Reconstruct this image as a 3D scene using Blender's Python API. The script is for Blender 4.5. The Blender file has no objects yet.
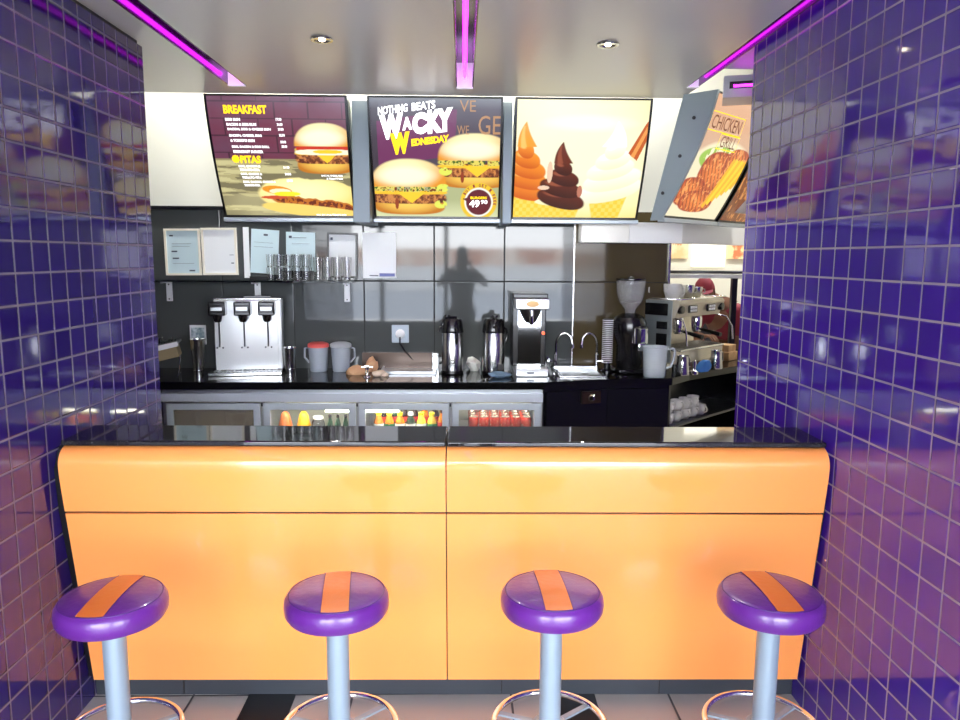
import bpy, bmesh, math, random
import numpy as np
from mathutils import Vector, Matrix
PI = math.pi
random.seed(7)
SC = bpy.context.scene
COL = SC.collection

# ------------------------------------------------------------ materials
def lin(c):
    return tuple(((v/255.)/12.92 if v/255. <= .04045 else ((v/255.+.055)/1.055)**2.4) for v in c)
MATS = {}
def mat(name, rgb, rough=.5, metal=0., ior=1.5, coat=0., trans=0., emit=None, es=0., alpha=1., noise=None, bump=None, aniso=0.):
    if name in MATS: return MATS[name]
    m = bpy.data.materials.new(name); m.use_nodes = True
    nt = m.node_tree; b = nt.nodes['Principled BSDF']
    c = lin(rgb) + (1,)
    b.inputs['Base Color'].default_value = c
    b.inputs['Roughness'].default_value = rough
    b.inputs['Metallic'].default_value = metal
    b.inputs['IOR'].default_value = ior
    b.inputs['Coat Weight'].default_value = coat
    b.inputs['Coat Roughness'].default_value = .05
    b.inputs['Transmission Weight'].default_value = trans
    b.inputs['Alpha'].default_value = alpha
    if emit:
        b.inputs['Emission Color'].default_value = lin(emit) + (1,)
        b.inputs['Emission Strength'].default_value = es
    tc = nt.nodes.new('ShaderNodeTexCoord')
    if noise:                                   # (scale, rgb2, lo, hi)
        n = nt.nodes.new('ShaderNodeTexNoise'); n.inputs['Scale'].default_value = noise[0]
        n.inputs['Detail'].default_value = 4
        r = nt.nodes.new('ShaderNodeMapRange')
        r.inputs['From Min'].default_value = noise[2]; r.inputs['From Max'].default_value = noise[3]
        x = nt.nodes.new('ShaderNodeMix'); x.data_type = 'RGBA'
        x.inputs[6].default_value = c; x.inputs[7].default_value = lin(noise[1]) + (1,)
        nt.links.new(tc.outputs['Object'], n.inputs['Vector'])
        nt.links.new(n.outputs[0], r.inputs['Value']); nt.links.new(r.outputs[0], x.inputs[0])
        nt.links.new(x.outputs[2], b.inputs['Base Color'])
    if bump:                                    # (scale xyz, strength)
        n = nt.nodes.new('ShaderNodeTexNoise'); n.inputs['Scale'].default_value = 1
        mp = nt.nodes.new('ShaderNodeMapping'); mp.inputs['Scale'].default_value = bump[0]
        bp = nt.nodes.new('ShaderNodeBump'); bp.inputs['Strength'].default_value = bump[1]
        bp.inputs['Distance'].default_value = .01
        nt.links.new(tc.outputs['Object'], mp.inputs[0]); nt.links.new(mp.outputs[0], n.inputs['Vector'])
        nt.links.new(n.outputs[0], bp.inputs['Height']); nt.links.new(bp.outputs[0], b.inputs['Normal'])
    MATS[name] = m
    return m

def tile_mat(name, rgb, rgb2, grout, uaxis, vaxis, uph, vph, pitch=.1, gw=.0045, tilt=.012, rough=.06, gv=None, vpitch=None, ior=1.6, wave=.12):
    """square tiles: grout grid, per-tile tint and a slight per-tile tilt"""
    m = bpy.data.materials.new(name); m.use_nodes = True
    nt = m.node_tree; L = nt.links.new; N = nt.nodes.new
    b = nt.nodes['Principled BSDF']; b.inputs['IOR'].default_value = ior
    tc = N('ShaderNodeTexCoord'); sp = N('ShaderNodeSeparateXYZ'); L(tc.outputs['Object'], sp.inputs[0])
    def math_(op, a, bb=None):
        n = N('ShaderNodeMath'); n.operation = op
        for i, v in enumerate((a, bb)):
            if v is None: continue
            if isinstance(v, (int, float)): n.inputs[i].default_value = v
            else: L(v, n.inputs[i])
        return n.outputs[0]
    cells = []; masks = []
    for ax, ph, pt in ((uaxis, uph, pitch), (vaxis, vph, vpitch or pitch)):
        s = math_('DIVIDE', math_('SUBTRACT', sp.outputs[ax], ph), pt)
        cells.append(math_('FLOOR', s))
        f = math_('FRACT', s)
        d = math_('MINIMUM', f, math_('SUBTRACT', 1., f))
        masks.append(math_('MULTIPLY', d, pt))
    dmin = math_('MINIMUM', masks[0], masks[1])
    g = N('ShaderNodeMapRange'); g.inputs['From Min'].default_value = gw*.5; g.inputs['From Max'].default_value = gw*.5+.0014
    L(dmin, g.inputs['Value'])                  # 0 in grout, 1 on the tile
    cv = N('ShaderNodeCombineXYZ'); L(cells[0], cv.inputs[0]); L(cells[1], cv.inputs[1])
    wn = N('ShaderNodeTexWhiteNoise'); wn.noise_dimensions = '3D'; L(cv.outputs[0], wn.inputs['Vector'])
    mx = N('ShaderNodeMix'); mx.data_type = 'RGBA'; L(wn.outputs['Value'], mx.inputs[0])
    mx.inputs[6].default_value = lin(rgb)+(1,); mx.inputs[7].default_value = lin(rgb2)+(1,)
    m2 = N('ShaderNodeMix'); m2.data_type = 'RGBA'; L(g.outputs[0], m2.inputs[0])
    m2.inputs[6].default_value = lin(grout)+(1,); L(mx.outputs[2], m2.inputs[7]); L(m2.outputs[2], b.inputs['Base Color'])
    rr = N('ShaderNodeMapRange'); rr.inputs['To Min'].default_value = .7; rr.inputs['To Max'].default_value = rough
    L(g.outputs[0], rr.inputs['Value']); L(rr.outputs[0], b.inputs['Roughness'])
    # edge rounding + gentle glaze waviness
    h = N('ShaderNodeMapRange'); h.inputs['From Min'].default_value = gw*.4; h.inputs['From Max'].default_value = gw*.5+.004
    h.interpolation_type = 'SMOOTHSTEP'; L(dmin, h.inputs['Value'])
    nz = N('ShaderNodeTexNoise'); nz.inputs['Scale'].default_value = 14; L(tc.outputs['Object'], nz.inputs['Vector'])
    hh = math_('ADD', h.outputs[0], math_('MULTIPLY', nz.outputs[0], wave))
    bp = N('ShaderNodeBump'); bp.inputs['Strength'].default_value = .5; bp.inputs['Distance'].default_value = .0022
    L(hh, bp.inputs['Height'])
    vs = N('ShaderNodeVectorMath'); vs.operation = 'SUBTRACT'; L(wn.outputs['Color'], vs.inputs[0]); vs.inputs[1].default_value = (.5,.5,.5)
    sc = N('ShaderNodeVectorMath'); sc.operation = 'SCALE'; L(vs.outputs[0], sc.inputs[0]); sc.inputs['Scale'].default_value = tilt*2
    ad = N('ShaderNodeVectorMath'); ad.operation = 'ADD'; L(bp.outputs[0], ad.inputs[0]); L(sc.outputs[0], ad.inputs[1])
    nm = N('ShaderNodeVectorMath'); nm.operation = 'NORMALIZE'; L(ad.outputs[0], nm.inputs[0]); L(nm.outputs[0], b.inputs['Normal'])
    return m

# ------------------------------------------------------------ mesh builder
class MB:
    def __init__(s): s.bm = bmesh.new()
    def _add(s, verts, faces):
        vs = [s.bm.verts.new(v) for v in verts]
        out = []
        for f in faces:
            try: out.append(s.bm.faces.new([vs[i] for i in f]))
            except ValueError: pass
        return vs, out
    def box(s, x0, x1, y0, y1, z0, z1, bev=0, rot=None, seg=2):
        b = bmesh.new()
        vs = [b.verts.new(v) for v in ((x0,y0,z0),(x1,y0,z0),(x1,y1,z0),(x0,y1,z0),(x0,y0,z1),(x1,y0,z1),(x1,y1,z1),(x0,y1,z1))]
        for f in ((0,3,2,1),(4,5,6,7),(0,1,5,4),(1,2,6,5),(2,3,7,6),(3,0,4,7)): b.faces.new([vs[i] for i in f])
        if bev:
            bmesh.ops.bevel(b, geom=b.edges[:], offset=bev, segments=seg, affect='EDGES', profile=.5)
            b.normal_update()
            for f in b.faces: f.smooth = max(abs(k) for k in f.normal) < .999
        if rot is not None:
            c = Vector(((x0+x1)/2, (y0+y1)/2, (z0+z1)/2))
            bmesh.ops.transform(b, matrix=Matrix.Translation(c) @ rot @ Matrix.Translation(-c), verts=b.verts[:])
        s.merge(b); return s
    def merge(s, b, mtx=None):
        if mtx is not None: bmesh.ops.transform(b, matrix=mtx, verts=b.verts[:])
        me = bpy.data.meshes.new('tmp'); b.to_mesh(me); b.free()
        s.bm.from_mesh(me); bpy.data.meshes.remove(me); return s
    def lathe(s, prof, c=(0,0,0), seg=32, axis='Z', close=True, sx=1., sy=1.):
        """prof: [(r, z)]; ends are capped when r > 0 and close"""
        rings = []; vv = []
        def P(x, y, z):
            if axis == 'Z': p = (x*sx, y*sy, z)
            elif axis == 'Y': p = (x*sx, z, y*sy)
            else: p = (z, x*sx, y*sy)
            return (p[0]+c[0], p[1]+c[1], p[2]+c[2])
        for r, z in prof:
            if r < 1e-6: rings.append([s.bm.verts.new(P(0,0,z))])
            else: rings.append([s.bm.verts.new(P(r*math.cos(2*PI*k/seg), r*math.sin(2*PI*k/seg), z)) for k in range(seg)])
        for a, b in zip(rings[:-1], rings[1:]):
            for k in range(seg):
                k2 = (k+1) % seg
                if len(a) == 1 and len(b) == 1: continue
                if len(a) == 1: f = (a[0], b[k2], b[k])
                elif len(b) == 1: f = (a[k], a[k2], b[0])
                else: f = (a[k], a[k2], b[k2], b[k])
                try: s.bm.faces.new(f).smooth = True
                except ValueError: pass
        if close:
            for rg in (rings[0], rings[-1]):
                if len(rg) > 1:
                    try: s.bm.faces.new(rg)
                    except ValueError: pass
        return s
    def cyl(s, c, r, h, seg=24, axis='Z', bev=0):
        p = [(r, 0), (r, h)] if not bev else [(r-bev, 0), (r, bev), (r, h-bev), (r-bev, h)]
        return s.lathe(p, c, seg, axis)
    def tube(s, pts, r, seg=10, closed=False):
        pts = [Vector(p) for p in pts]; n = len(pts); rings = []
        rr = r if isinstance(r, (list, tuple)) else [r]*n
        prev = None
        for i, p in enumerate(pts):
            a = pts[(i-1) % n] if (closed or i > 0) else p
            b = pts[(i+1) % n] if (closed or i < n-1) else p
            t = (b-a).normalized()
            if prev is None:
                u = t.orthogonal().normalized()
            else:
                u = (prev - t*prev.dot(t)).normalized()
            prev = u; w = t.cross(u)
            rings.append([s.bm.verts.new(p + (u*math.cos(2*PI*k/seg)+w*math.sin(2*PI*k/seg))*rr[i]) for k in range(seg)])
        m = n if closed else n-1
        for i in range(m):
            a, b = rings[i], rings[(i+1) % n]
            off = 0
            if closed and i == n-1:
                off = min(range(seg), key=lambda o: (a[0].co-b[o].co).length)
            for k in range(seg):
                try: s.bm.faces.new((a[k], a[(k+1)%seg], b[(k+1+off)%seg], b[(k+off)%seg])).smooth = True
                except ValueError: pass
        if not closed:
            for rg in (rings[0], rings[-1]):
                try: s.bm.faces.new(rg)
                except ValueError: pass
        return s
    def prism(s, poly, a0, a1, axis='X', bev=0, smooth=False):
        """poly: 2D outline; extruded along axis from a0 to a1. X:(y,z) Y:(x,z) Z:(x,y)"""
        def P(p, a):
            return {'X': (a, p[0], p[1]), 'Y': (p[0], a, p[1]), 'Z': (p[0], p[1], a)}[axis]
        b = bmesh.new(); n = len(poly)
        A = [b.verts.new(P(p, a0)) for p in poly]; B = [b.verts.new(P(p, a1)) for p in poly]
        b.faces.new(A[::-1]); b.faces.new(B)
        for i in range(n): b.faces.new((A[i], A[(i+1)%n], B[(i+1)%n], B[i])).smooth = smooth
        bmesh.ops.recalc_face_normals(b, faces=b.faces[:])
        if bev: bmesh.ops.bevel(b, geom=b.edges[:], offset=bev, segments=2, affect='EDGES')
        return s.merge(b)
    def sphere(s, c, r, sc=(1,1,1), u=20, v=12):
        b = bmesh.new(); bmesh.ops.create_uvsphere(b, u_segments=u, v_segments=v, radius=r)
        for f in b.faces: f.smooth = True
        return s.merge(b, Matrix.Translation(c) @ Matrix.Diagonal((*sc, 1)))
    def build(s, name, m, parent=None, ang=35, recalc=True, loc=None, smooth=False):
        if recalc: bmesh.ops.recalc_face_normals(s.bm, faces=s.bm.faces[:])
        me = bpy.data.meshes.new(name); s.bm.to_mesh(me); s.bm.free()
        if smooth: me.polygons.foreach_set('use_smooth', [True]*len(me.polygons))
        fl_ = [p.use_smooth for p in me.polygons]
        me.set_sharp_from_angle(angle=math.radians(ang))
        me.polygons.foreach_set('use_smooth', fl_)
        o = bpy.data.objects.new(name, me); COL.objects.link(o)
        if m: me.materials.append(m if not isinstance(m, str) else MATS[m])
        if parent: o.parent = parent
        if loc: o.location = loc
        return o

def tag(o, label=None, cat=None, group=None, kind=None):
    if label: o['label'] = label
    if cat: o['category'] = cat
    if group: o['group'] = group
    if kind: o['kind'] = kind
    return o
def thing(name, loc, label, cat, rz=0, group=None):
    o = bpy.data.objects.new(name, None); COL.objects.link(o)
    o.empty_display_size = .05
    o.location = loc; o.rotation_euler = (0, 0, rz)
    return tag(o, label, cat, group)
def struct(name, mb, m):
    return tag(mb.build(name, m), kind='structure')
def copy_tree(o, parent=None):
    c = o.copy(); COL.objects.link(c); c.parent = parent
    for ch in list(o.children): copy_tree(ch, c)
    return c
def again(o, loc, label, rz=None, group=None):
    c = copy_tree(o); c.location = loc; c['label'] = label
    if rz is not None: c.rotation_euler = (0, 0, rz)
    if group: c['group'] = group
    return c
def text2d(body, bold=.0, res=3, shear=0):
    cu = bpy.data.curves.new('t', 'FONT'); cu.body = body; cu.size = 1; cu.offset = bold; cu.resolution_u = res; cu.shear = shear
    o = bpy.data.objects.new('t', cu); COL.objects.link(o)
    dg = bpy.context.evaluated_depsgraph_get(); dg.update()
    me = o.evaluated_get(dg).to_mesh()
    vs = [tuple(v.co[:2]) for v in me.vertices]; fs = [tuple(p.vertices) for p in me.polygons]
    o.evaluated_get(dg).to_mesh_clear()
    bpy.data.objects.remove(o); bpy.data.curves.remove(cu)
    return vs, fs
def fit_text(mb, body, x0, x1, y0, y1, P, bold=.02, rot=0.):
    """stretch text into the rectangle x0..x1, y0..y1 of a surface map P(x, y)"""
    vs, fs = text2d(body, bold)
    if not vs: return
    ax = min(v[0] for v in vs); bx = max(v[0] for v in vs); ay = min(v[1] for v in vs); by = max(v[1] for v in vs)
    out = []
    for x, y in vs:
        X = x0+(x-ax)/(bx-ax)*(x1-x0); Y = y0+(y-ay)/(by-ay)*(y1-y0)
        Y += math.tan(rot)*(X-x0)
        out.append(P(X, Y))
    mb._add(out, fs)

def line(name, t, body, x0, x1, y0, y1, P, m, bold=.04, rot=0.):
    mb = MB(); fit_text(mb, body, x0, x1, y0, y1, P, bold, rot)
    return mb.build(name, MATS[m], t, recalc=False)
# shared finishes
mat('steel', (205,206,205), .22, 1., bump=((3,3,160), .06))
mat('steel_satin', (190,193,196), .38, 1.)
mat('chrome', (235,235,235), .06, 1.)
mat('dark_steel', (90,92,96), .3, 1.)
mat('black_plastic', (16,16,18), .25, 0., coat=.3)
mat('black_matt', (12,12,13), .6)
mat('white_paint', (232,232,224), .55)
mat('white_plastic', (235,236,238), .35)
mat('paper', (240,243,244), .6)
mat('ink', (70,80,96), .7)
mat('glass', (255,255,255), .03, trans=1., ior=1.45)
mat('grey_metal', (150,160,166), .42, .5)
mat('aluminium', (200,211,219), .36, .3)
mat('porcelain', (226,224,218), .18, coat=.4)
# ------------------------------------------------------------ camera
H = 1.65; PITCH = .1377; YAW = .02443; ROLL = .006
cam_d = bpy.data.cameras.new('camera'); cam = bpy.data.objects.new('camera', cam_d); COL.objects.link(cam)
cam_d.sensor_width = 36; cam_d.lens = 748.2/960*36; cam_d.clip_start = .02
fwd = Vector((math.sin(YAW)*math.cos(PITCH), math.cos(YAW)*math.cos(PITCH), -math.sin(PITCH)))
right = Vector((math.cos(YAW), -math.sin(YAW), 0)); up = right.cross(fwd)
r2 = right*math.cos(ROLL) + up*math.sin(ROLL); u2 = up*math.cos(ROLL) - right*math.sin(ROLL)
cam.matrix_world = Matrix(((r2.x, u2.x, -fwd.x, 0), (r2.y, u2.y, -fwd.y, 0), (r2.z, u2.z, -fwd.z, H), (0, 0, 0, 1)))
SC.camera = cam

XL, XR = -1.381, 1.261
YE = 3.41                     # far end of the tiled side walls
# ------------------------------------------------------------ structure
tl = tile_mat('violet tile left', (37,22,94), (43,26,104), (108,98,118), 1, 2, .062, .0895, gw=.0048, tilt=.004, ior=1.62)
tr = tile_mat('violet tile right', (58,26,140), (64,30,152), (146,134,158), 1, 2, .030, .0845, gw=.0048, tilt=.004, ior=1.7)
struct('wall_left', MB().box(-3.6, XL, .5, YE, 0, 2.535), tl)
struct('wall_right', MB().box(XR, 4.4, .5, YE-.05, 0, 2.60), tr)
mat('shadow_gap', (22,22,24), .6)
struct('trim_1', MB().box(-3.6, XL-.012, .5, YE-.02, 2.535, 2.60), 'shadow_gap')
mat('floor_dark', (34,34,36), .35)
fl = tile_mat('grey floor tile', (176,168,160), (188,180,170), (74,72,72), 0, 1, .19, .25, pitch=.60, vpitch=.60, gw=.007, tilt=.003, rough=.32, ior=1.45)
struct('floor', MB().box(-6, 6, -3.2, 9, -.1, 0), fl)
# ceiling: brushed steel soffit with three recessed light channels
mat('ceiling_steel', (240,237,228), .30, .12, bump=((1.5,.25,1), .08))
mat('ceiling_white', (190,188,180), .7)
CZ = 2.555; CY = 4.43
cb = MB()
chs = [(-1.262, -1.166), (-.036, .058), (1.20, 1.262)]
xs = [-3.6] + [v for c in chs for v in c]
cb.box(-3.6, -1.262, .3, CY, CZ, CZ+.14); cb.box(-1.166, -.036, .3, CY, CZ, CZ+.14); cb.box(.058, 1.20, .3, CY, CZ, CZ+.14)
for a, b in chs[:2]:
    cb.box(a, b, 4.235, CY, CZ, CZ+.14)
cb.box(1.20, 1.262, 4.15, CY, CZ, CZ+.14)
cb.box(-3.6, 1.262, .3, CY, CZ+.14, CZ+.18)
struct('ceiling', cb, 'ceiling_steel')
# ceiling over the right corner, set a little higher than the steel soffit
struct('trim_2', MB().box(1.262, 4.4, .3, 3.95, CZ+.048, CZ+.18), 'steel_satin')
# bright flush fascia where the centre channel stops
# service area shell
mat('wall_white', (238,238,226), .55)
dark = tile_mat('polished dark wall panel', (80,84,84), (85,88,87), (12,12,12), 0, 2, .746, 1.484, pitch=.4655, vpitch=.92, gw=.004, tilt=.0012, rough=.045, ior=1.5, wave=.01)
reflection_brown = tile_mat('polished bronze wall panel', (78,68,46), (80,70,48), (8,8,8), 0, 2, .746, 1.484, pitch=.7, vpitch=.92, gw=.004, tilt=.001, rough=.07, ior=1.5, wave=.01)  # brown of a warm reflection painted into this panel's base colour
struct('wall_back', MB().box(-3.0, .742, 5.0, 5.15, 0, 1.945), dark)
struct('wall_back_upper', MB().box(-3.0, 2.2, 5.0, 5.15, 1.945, 3.4), 'wall_white')
struct('wall_back_right', MB().box(.742, 1.378, 5.0, 5.15, 0, 1.945), reflection_brown)
struct('trim_3', MB().box(.739, .746, 4.99, 5.0, .9, 1.93), 'steel')
struct('trim_4', MB().box(1.372, 1.386, 4.98, 5.15, .9, 1.745), 'steel')
struct('trim_5', MB().box(-3.0, .742, 4.975, 5.0, 1.938, 1.962, bev=.004), 'dark_steel')
struct('wall_service_left', MB().box(-3.1, -3.0, YE, 5.15, 0, 3.4), 'wall_white')
struct('ceiling_service', MB().box(-3.1, 4.5, 4.0, 8.6, 3.4, 3.5), 'ceiling_white')
struct('wall_above_soffit', MB().box(-3.6, 4.5, 3.9, 4.0, CZ+.181, 3.5), 'ceiling_white')
# kitchen seen through the opening on the right
mat('kitchen_wall', (228,226,212), .35)
mat('kitchen_dark', (44,46,48), .3)
struct('wall_kitchen_back', MB().box(1.0, 4.5, 7.5, 7.6, 1.02, 3.4), 'kitchen_wall')
struct('wall_kitchen_dado', MB().box(1.0, 4.5, 7.48, 7.6, 0, 1.02), 'kitchen_dark')
struct('wall_kitchen_right', MB().box(4.4, 4.5, .3, 7.6, 0, 3.4), 'kitchen_wall')
struct('wall_kitchen_left', MB().box(.9, 1.0, 5.15, 7.6, 0, 3.4), 'kitchen_wall')
# dining side behind the camera: open shop front towards the street
struct('ceiling_dining', MB().box(-4.2, 4.4, -2.3, .3, 2.80, 2.9), 'ceiling_white')
struct('wall_dining_left', MB().box(-4.3, -4.2, -2.3, .5, 0, 2.9), 'ceiling_white')
struct('wall_dining_right', MB().box(4.4, 4.5, -2.3, .5, 0, 2.9), 'ceiling_white')
struct('wall_front_left', MB().box(-4.3, -2.4, -2.3, -2.2, 0, 2.9), 'ceiling_white')
struct('wall_front_right', MB().box(3.4, 4.5, -2.3, -2.2, 0, 2.9), 'ceiling_white')
mat('mullion', (40,40,44), .4, .3)
wf = MB()
for x in (-2.40, -1.35, -.30, 1.9, 3.36): wf.box(x, x+.07, -2.3, -2.2, 0, 2.75)
wf.box(-3.0, 3.43, -2.3, -2.2, 2.72, 2.9)
struct('window_1', wf, 'mullion')
mat('asphalt', (150,150,150), .9); 
struct('ground_outside', MB().box(-40, 40, -60, -3.2, -.16, -.1), 'asphalt')
mat('facade', (170,120,98), .8, noise=(.9, (212,196,180), .4, .6))
struct('wall_street', MB().box(-30, 30, -30.5, -30, -.1, 2.05), 'facade')
mat('pale_wall', (206,206,204), .8)
struct('wall_street_base', MB().box(-30, 30, -29.9, -29.6, -.1, 1.15), 'pale_wall')
# black strips inlaid in the floor tiles between the stools
for k, (a, b) in enumerate(((-.802, -.625), (.345, .508))):
    struct('trim_%d' % (6+k), MB().box(a, b, 1.0, 2.662, 0, .002), 'floor_dark')
mat('pale_floor_strip', (186,190,188), .35)
mat('grout', (80,80,80), .8)

# ------------------------------------------------------------ LED strips in the ceiling channels
mat('led', (255,40,255), .4, emit=(232,40,250), es=6.)
mat('channel', (70,58,84), .14, .85)
mat('led_cap', (245,245,250), .4, emit=(250,244,255), es=.25)
def led(x0, x1, y1, label, xt, zt=.055, r=.010):
    t = thing('ceiling_led_strip', ((x0+x1)/2, 0, CZ), label, 'light', group='magenta ceiling light strips')
    w = (x1-x0)/2
    b = MB(); b.box(-w, -w+.006, .3, y1, .0, .14); b.box(w-.006, w, .3, y1, .0, .14); b.box(-w, w, .3, y1, .125, .138)
    b.build('channel', MATS['channel'], t)
    MB().tube([(xt, .3, zt), (xt, y1-.01, zt)], r, 10).build('glow_tube', MATS['led'], t)
    MB().box(-w+.003, w-.003, y1-.03, y1-.001, -.006, .13).build('end_cap', MATS['led_cap'], t)
    return t
led(-1.262, -1.166, 4.235, 'magenta light strip recessed in the ceiling on the left', .0)
led(-.036, .058, 4.235, 'magenta light strip recessed in the middle of the ceiling', .0)
led(1.20, 1.262, 4.15, 'magenta light strip in the ceiling along the right tiled wall', -.012, .05, .006)

# ------------------------------------------------------------ downlights
mat('lamp_glow', (255,240,220), .4, emit=(255,236,205), es=14.)
def downlight(x, y, label):
    t = thing('downlight', (x, y, CZ), label, 'light', group='round ceiling downlights')
    MB().lathe([(.048,-.004),(.046,-.0075),(.036,-.007),(.032,-.002)], seg=32, close=False).build('trim_ring', MATS['steel'], t)
    MB().lathe([(.032,-.002),(.026,-.0005),(0,-.0005)], seg=24, close=False).build('reflector', MATS['chrome'], t)
    MB().sphere((0,0,-.004), .014, (1,1,.5)).build('bulb', MATS['lamp_glow'], t)
downlight(-.594, 3.327, 'left one of the two small round downlights in the steel ceiling')
downlight(.622, 3.347, 'right one of the two small round downlights in the steel ceiling')

# ------------------------------------------------------------ white bulkhead with a glowing LED reflection above the right menu boards
T = math.radians(45)
t = thing('ceiling_bulkhead', (1.360, 4.03, 0), 'white ceiling box with a slit glowing for a magenta reflection above the right menu boards', 'bulkhead', rz=math.radians(-18))
mat('bulkhead_white', (240,240,240), .4)
MB().box(.0, 1.1, 0, .22, 2.478, 2.588).build('panel', MATS['bulkhead_white'], t)
MB().box(.03, .9, -.006, .001, 2.522, 2.556).build('dark_slit', MATS['shadow_gap'], t)
MB().tube([(.05,-.010,2.533),(.88,-.010,2.533)], .006, 8).build('glow_tube', MATS['led'], t)  # glowing tube stands in for a purple reflection of the ceiling LEDs
# ------------------------------------------------------------ service counter
mat('orange_laminate', (255,160,84), .16, coat=.6)
mat('granite', (20,18,20), .05, ior=1.6, noise=(260, (96,92,96), .60, .72))
mat('counter_black', (15,15,17), .35)
mat('counter_kick', (52,56,62), .32)
c = thing('service_counter', (0, 0, 0), 'long orange front counter with a black speckled granite top', 'counter')
xa, xm, xb = -1.352, -.052, 1.249
prof_face = [(2.598,.098), (2.470,.90)]
def yat(z): return 2.598+(z-.098)/(.90-.098)*(2.470-2.598)
low = [(yat(.098),.098),(yat(.772),.772),(yat(.772)+.03,.772),(2.63,.098)]
upp = [(yat(.780),.780),(2.470,.90)]
ca = []
R = .062; cy, cz = 2.4665+R, .943
for k in range(0, 9):
    a = math.radians(188-k*98/8); upp.append((cy+R*math.cos(a), cz+R*math.sin(a)))
upp += [(2.56,1.005),(2.56,.98),(2.53,.93),(yat(.78)+.03,.78)]
for (x0, x1) in ((xa, xm-.002), (xm+.002, xb)):
    MB().prism(low, x0, x1, bev=.001).build('front_panel', MATS['orange_laminate'], c)
    MB().prism(upp, x0, x1, smooth=True).build('rounded_front_panel', MATS['orange_laminate'], c)
core = [(yat(.1)+.02,.1),(yat(.78)+.012,.78),(2.49,.93),(2.535,1.0),(2.75,1.0),(2.75,0),(2.68,0),(2.68,.098)]
MB().prism(core, XL+.002, XR-.002).build('counter_body', MATS['counter_black'], c)
endp = [(2.635,.096),(2.502,.90),(2.503,.943),(2.52,.985),(2.55,1.004),(2.60,1.0),(2.66,.1)]
MB().prism(endp, XL+.002, xa-.002, smooth=True).build('end_trim', MATS['counter_black'], c)
MB().prism(endp, xb+.002, XR-.001).build('end_trim', MATS['counter_black'], c)
g = MB()
g.box(XL+.025, xm-.0015, 2.497, 2.735, 1.006, 1.026, bev=.006, seg=3); g.box(xm+.0015, XR-.012, 2.497, 2.735, 1.006, 1.026, bev=.006, seg=3)
g.build('granite_top', MATS['granite'], c)
MB().box(XL+.002, XR-.002, 2.662, 2.68, 0, .098).build('kick_plate', MATS['counter_kick'], c)
for x in (-1.05,-.45,.15,.75): MB().box(x, x+.004, 2.659, 2.664, .004, .094).build('kick_plate_joint', MATS['counter_black'], c)
MB().cyl((XR-.008, 2.462, .62), .004, .006, 10, 'X').build('screw', MATS['chrome'], c)

# the counter stands very slightly out of square with the side walls, its right end nearer the room
RZC = -.0125; c.rotation_euler = (0, 0, RZC)
c.location = (XL-(XL*math.cos(RZC)-2.5*math.sin(RZC)), 2.5-(XL*math.sin(RZC)+2.5*math.cos(RZC)), 0)
# ------------------------------------------------------------ bar stools
mat('vinyl_violet', (94,36,128), .30, coat=.35, bump=((60,60,60), .12))
mat('vinyl_orange', (222,116,42), .36, coat=.25, bump=((60,60,60), .12))
mat('seam', (70,26,110), .5)
mat('pole_paint', (148,164,176), .36, .3)
s0 = thing('bar_stool', (-.975, 2.00, 0), 'round violet bar stool with an orange stripe, beside the left tiled wall', 'stool', group='violet and orange bar stools')
RS = .147
def top_z(r): return .705 + .012*(1-(r/RS)**2)
sp = [(0,.640),(.125,.640),(.138,.644),(.1455,.656),(.1475,.672),(.1455,.690),(.139,.701),(.1325,.7055)]
sp += [(r, top_z(r)) for r in (.128,.115,.095,.07,.04)] + [(0, top_z(0))]
MB().lathe(sp, seg=64).build('seat', MATS['vinyl_violet'], s0)
b = MB(); W = .038; N = 22
vs = []
for i in range(N+1):
    x0 = -W; 
    yy = -1+2*i/N
    for sx in (-1,-.5,0,.5,1):
        x = W*sx; ym = math.sqrt(.1325**2-x*x); y = ym*yy
        vs.append((x, y, top_z(math.hypot(x, y))+.0016))
b._add(vs, [(i*5+k, i*5+k+1, (i+1)*5+k+1, (i+1)*5+k) for i in range(N) for k in range(4)])
b.build('orange_stripe', MATS['vinyl_orange'], s0, ang=80, smooth=True)
b = MB(); ring = [(.1335*math.cos(a*PI/32), .1335*math.sin(a*PI/32), .7055) for a in range(64)]
b.tube(ring, .0016, 6, closed=True)
for sx in (-1, 1):
    b.tube([(sx*W, -y, top_z(math.hypot(W, y))+.0015) for y in [.128*(1-k/10) for k in range(21)]], .0013, 6)
b.build('seam', MATS['seam'], s0)
MB().cyl((0,0,.624), .085, .016, 32).build('seat_plate', MATS['black_plastic'], s0)
MB().cyl((0,0,.012), .0315, .617, 40).build('pole', MATS['pole_paint'], s0)
MB().lathe([(.0,.0),(.19,.0),(.19,.006),(.18,.010),(.045,.016),(.04,.03),(.033,.034),(0,.034)], seg=48).build('base_plate', MATS['pole_paint'], s0)
RZ = .290
MB().tube([(.163*math.cos(a*PI/36), .163*math.sin(a*PI/36), RZ) for a in range(72)], .0095, 14, closed=True).build('footrest_ring', MATS['chrome'], s0)
MB().lathe([(.032,RZ-.018),(.046,RZ-.018),(.050,RZ-.012),(.050,RZ+.004),(.044,RZ+.009),(.032,RZ+.009)], seg=32, close=False).build('footrest_collar', MATS['pole_paint'], s0)
for k, a in enumerate((35, 155, 275)):
    m = MB(); m.box(.046, .156, -.009, .009, RZ-.007, RZ-.001)
    bmesh.ops.transform(m.bm, matrix=Matrix.Rotation(math.radians(a), 4, 'Z'), verts=m.bm.verts[:])
    m.build('footrest_spoke', MATS['pole_paint'], s0)
again(s0, (-.353, 2.02, 0), 'round violet bar stool with an orange stripe, second from the left', math.radians(7))
again(s0, (.260, 2.025, 0), 'round violet bar stool with an orange stripe, third from the left', math.radians(2))
again(s0, (.886, 2.01, 0), 'round violet bar stool with an orange stripe, beside the right tiled wall', math.radians(1))

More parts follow.
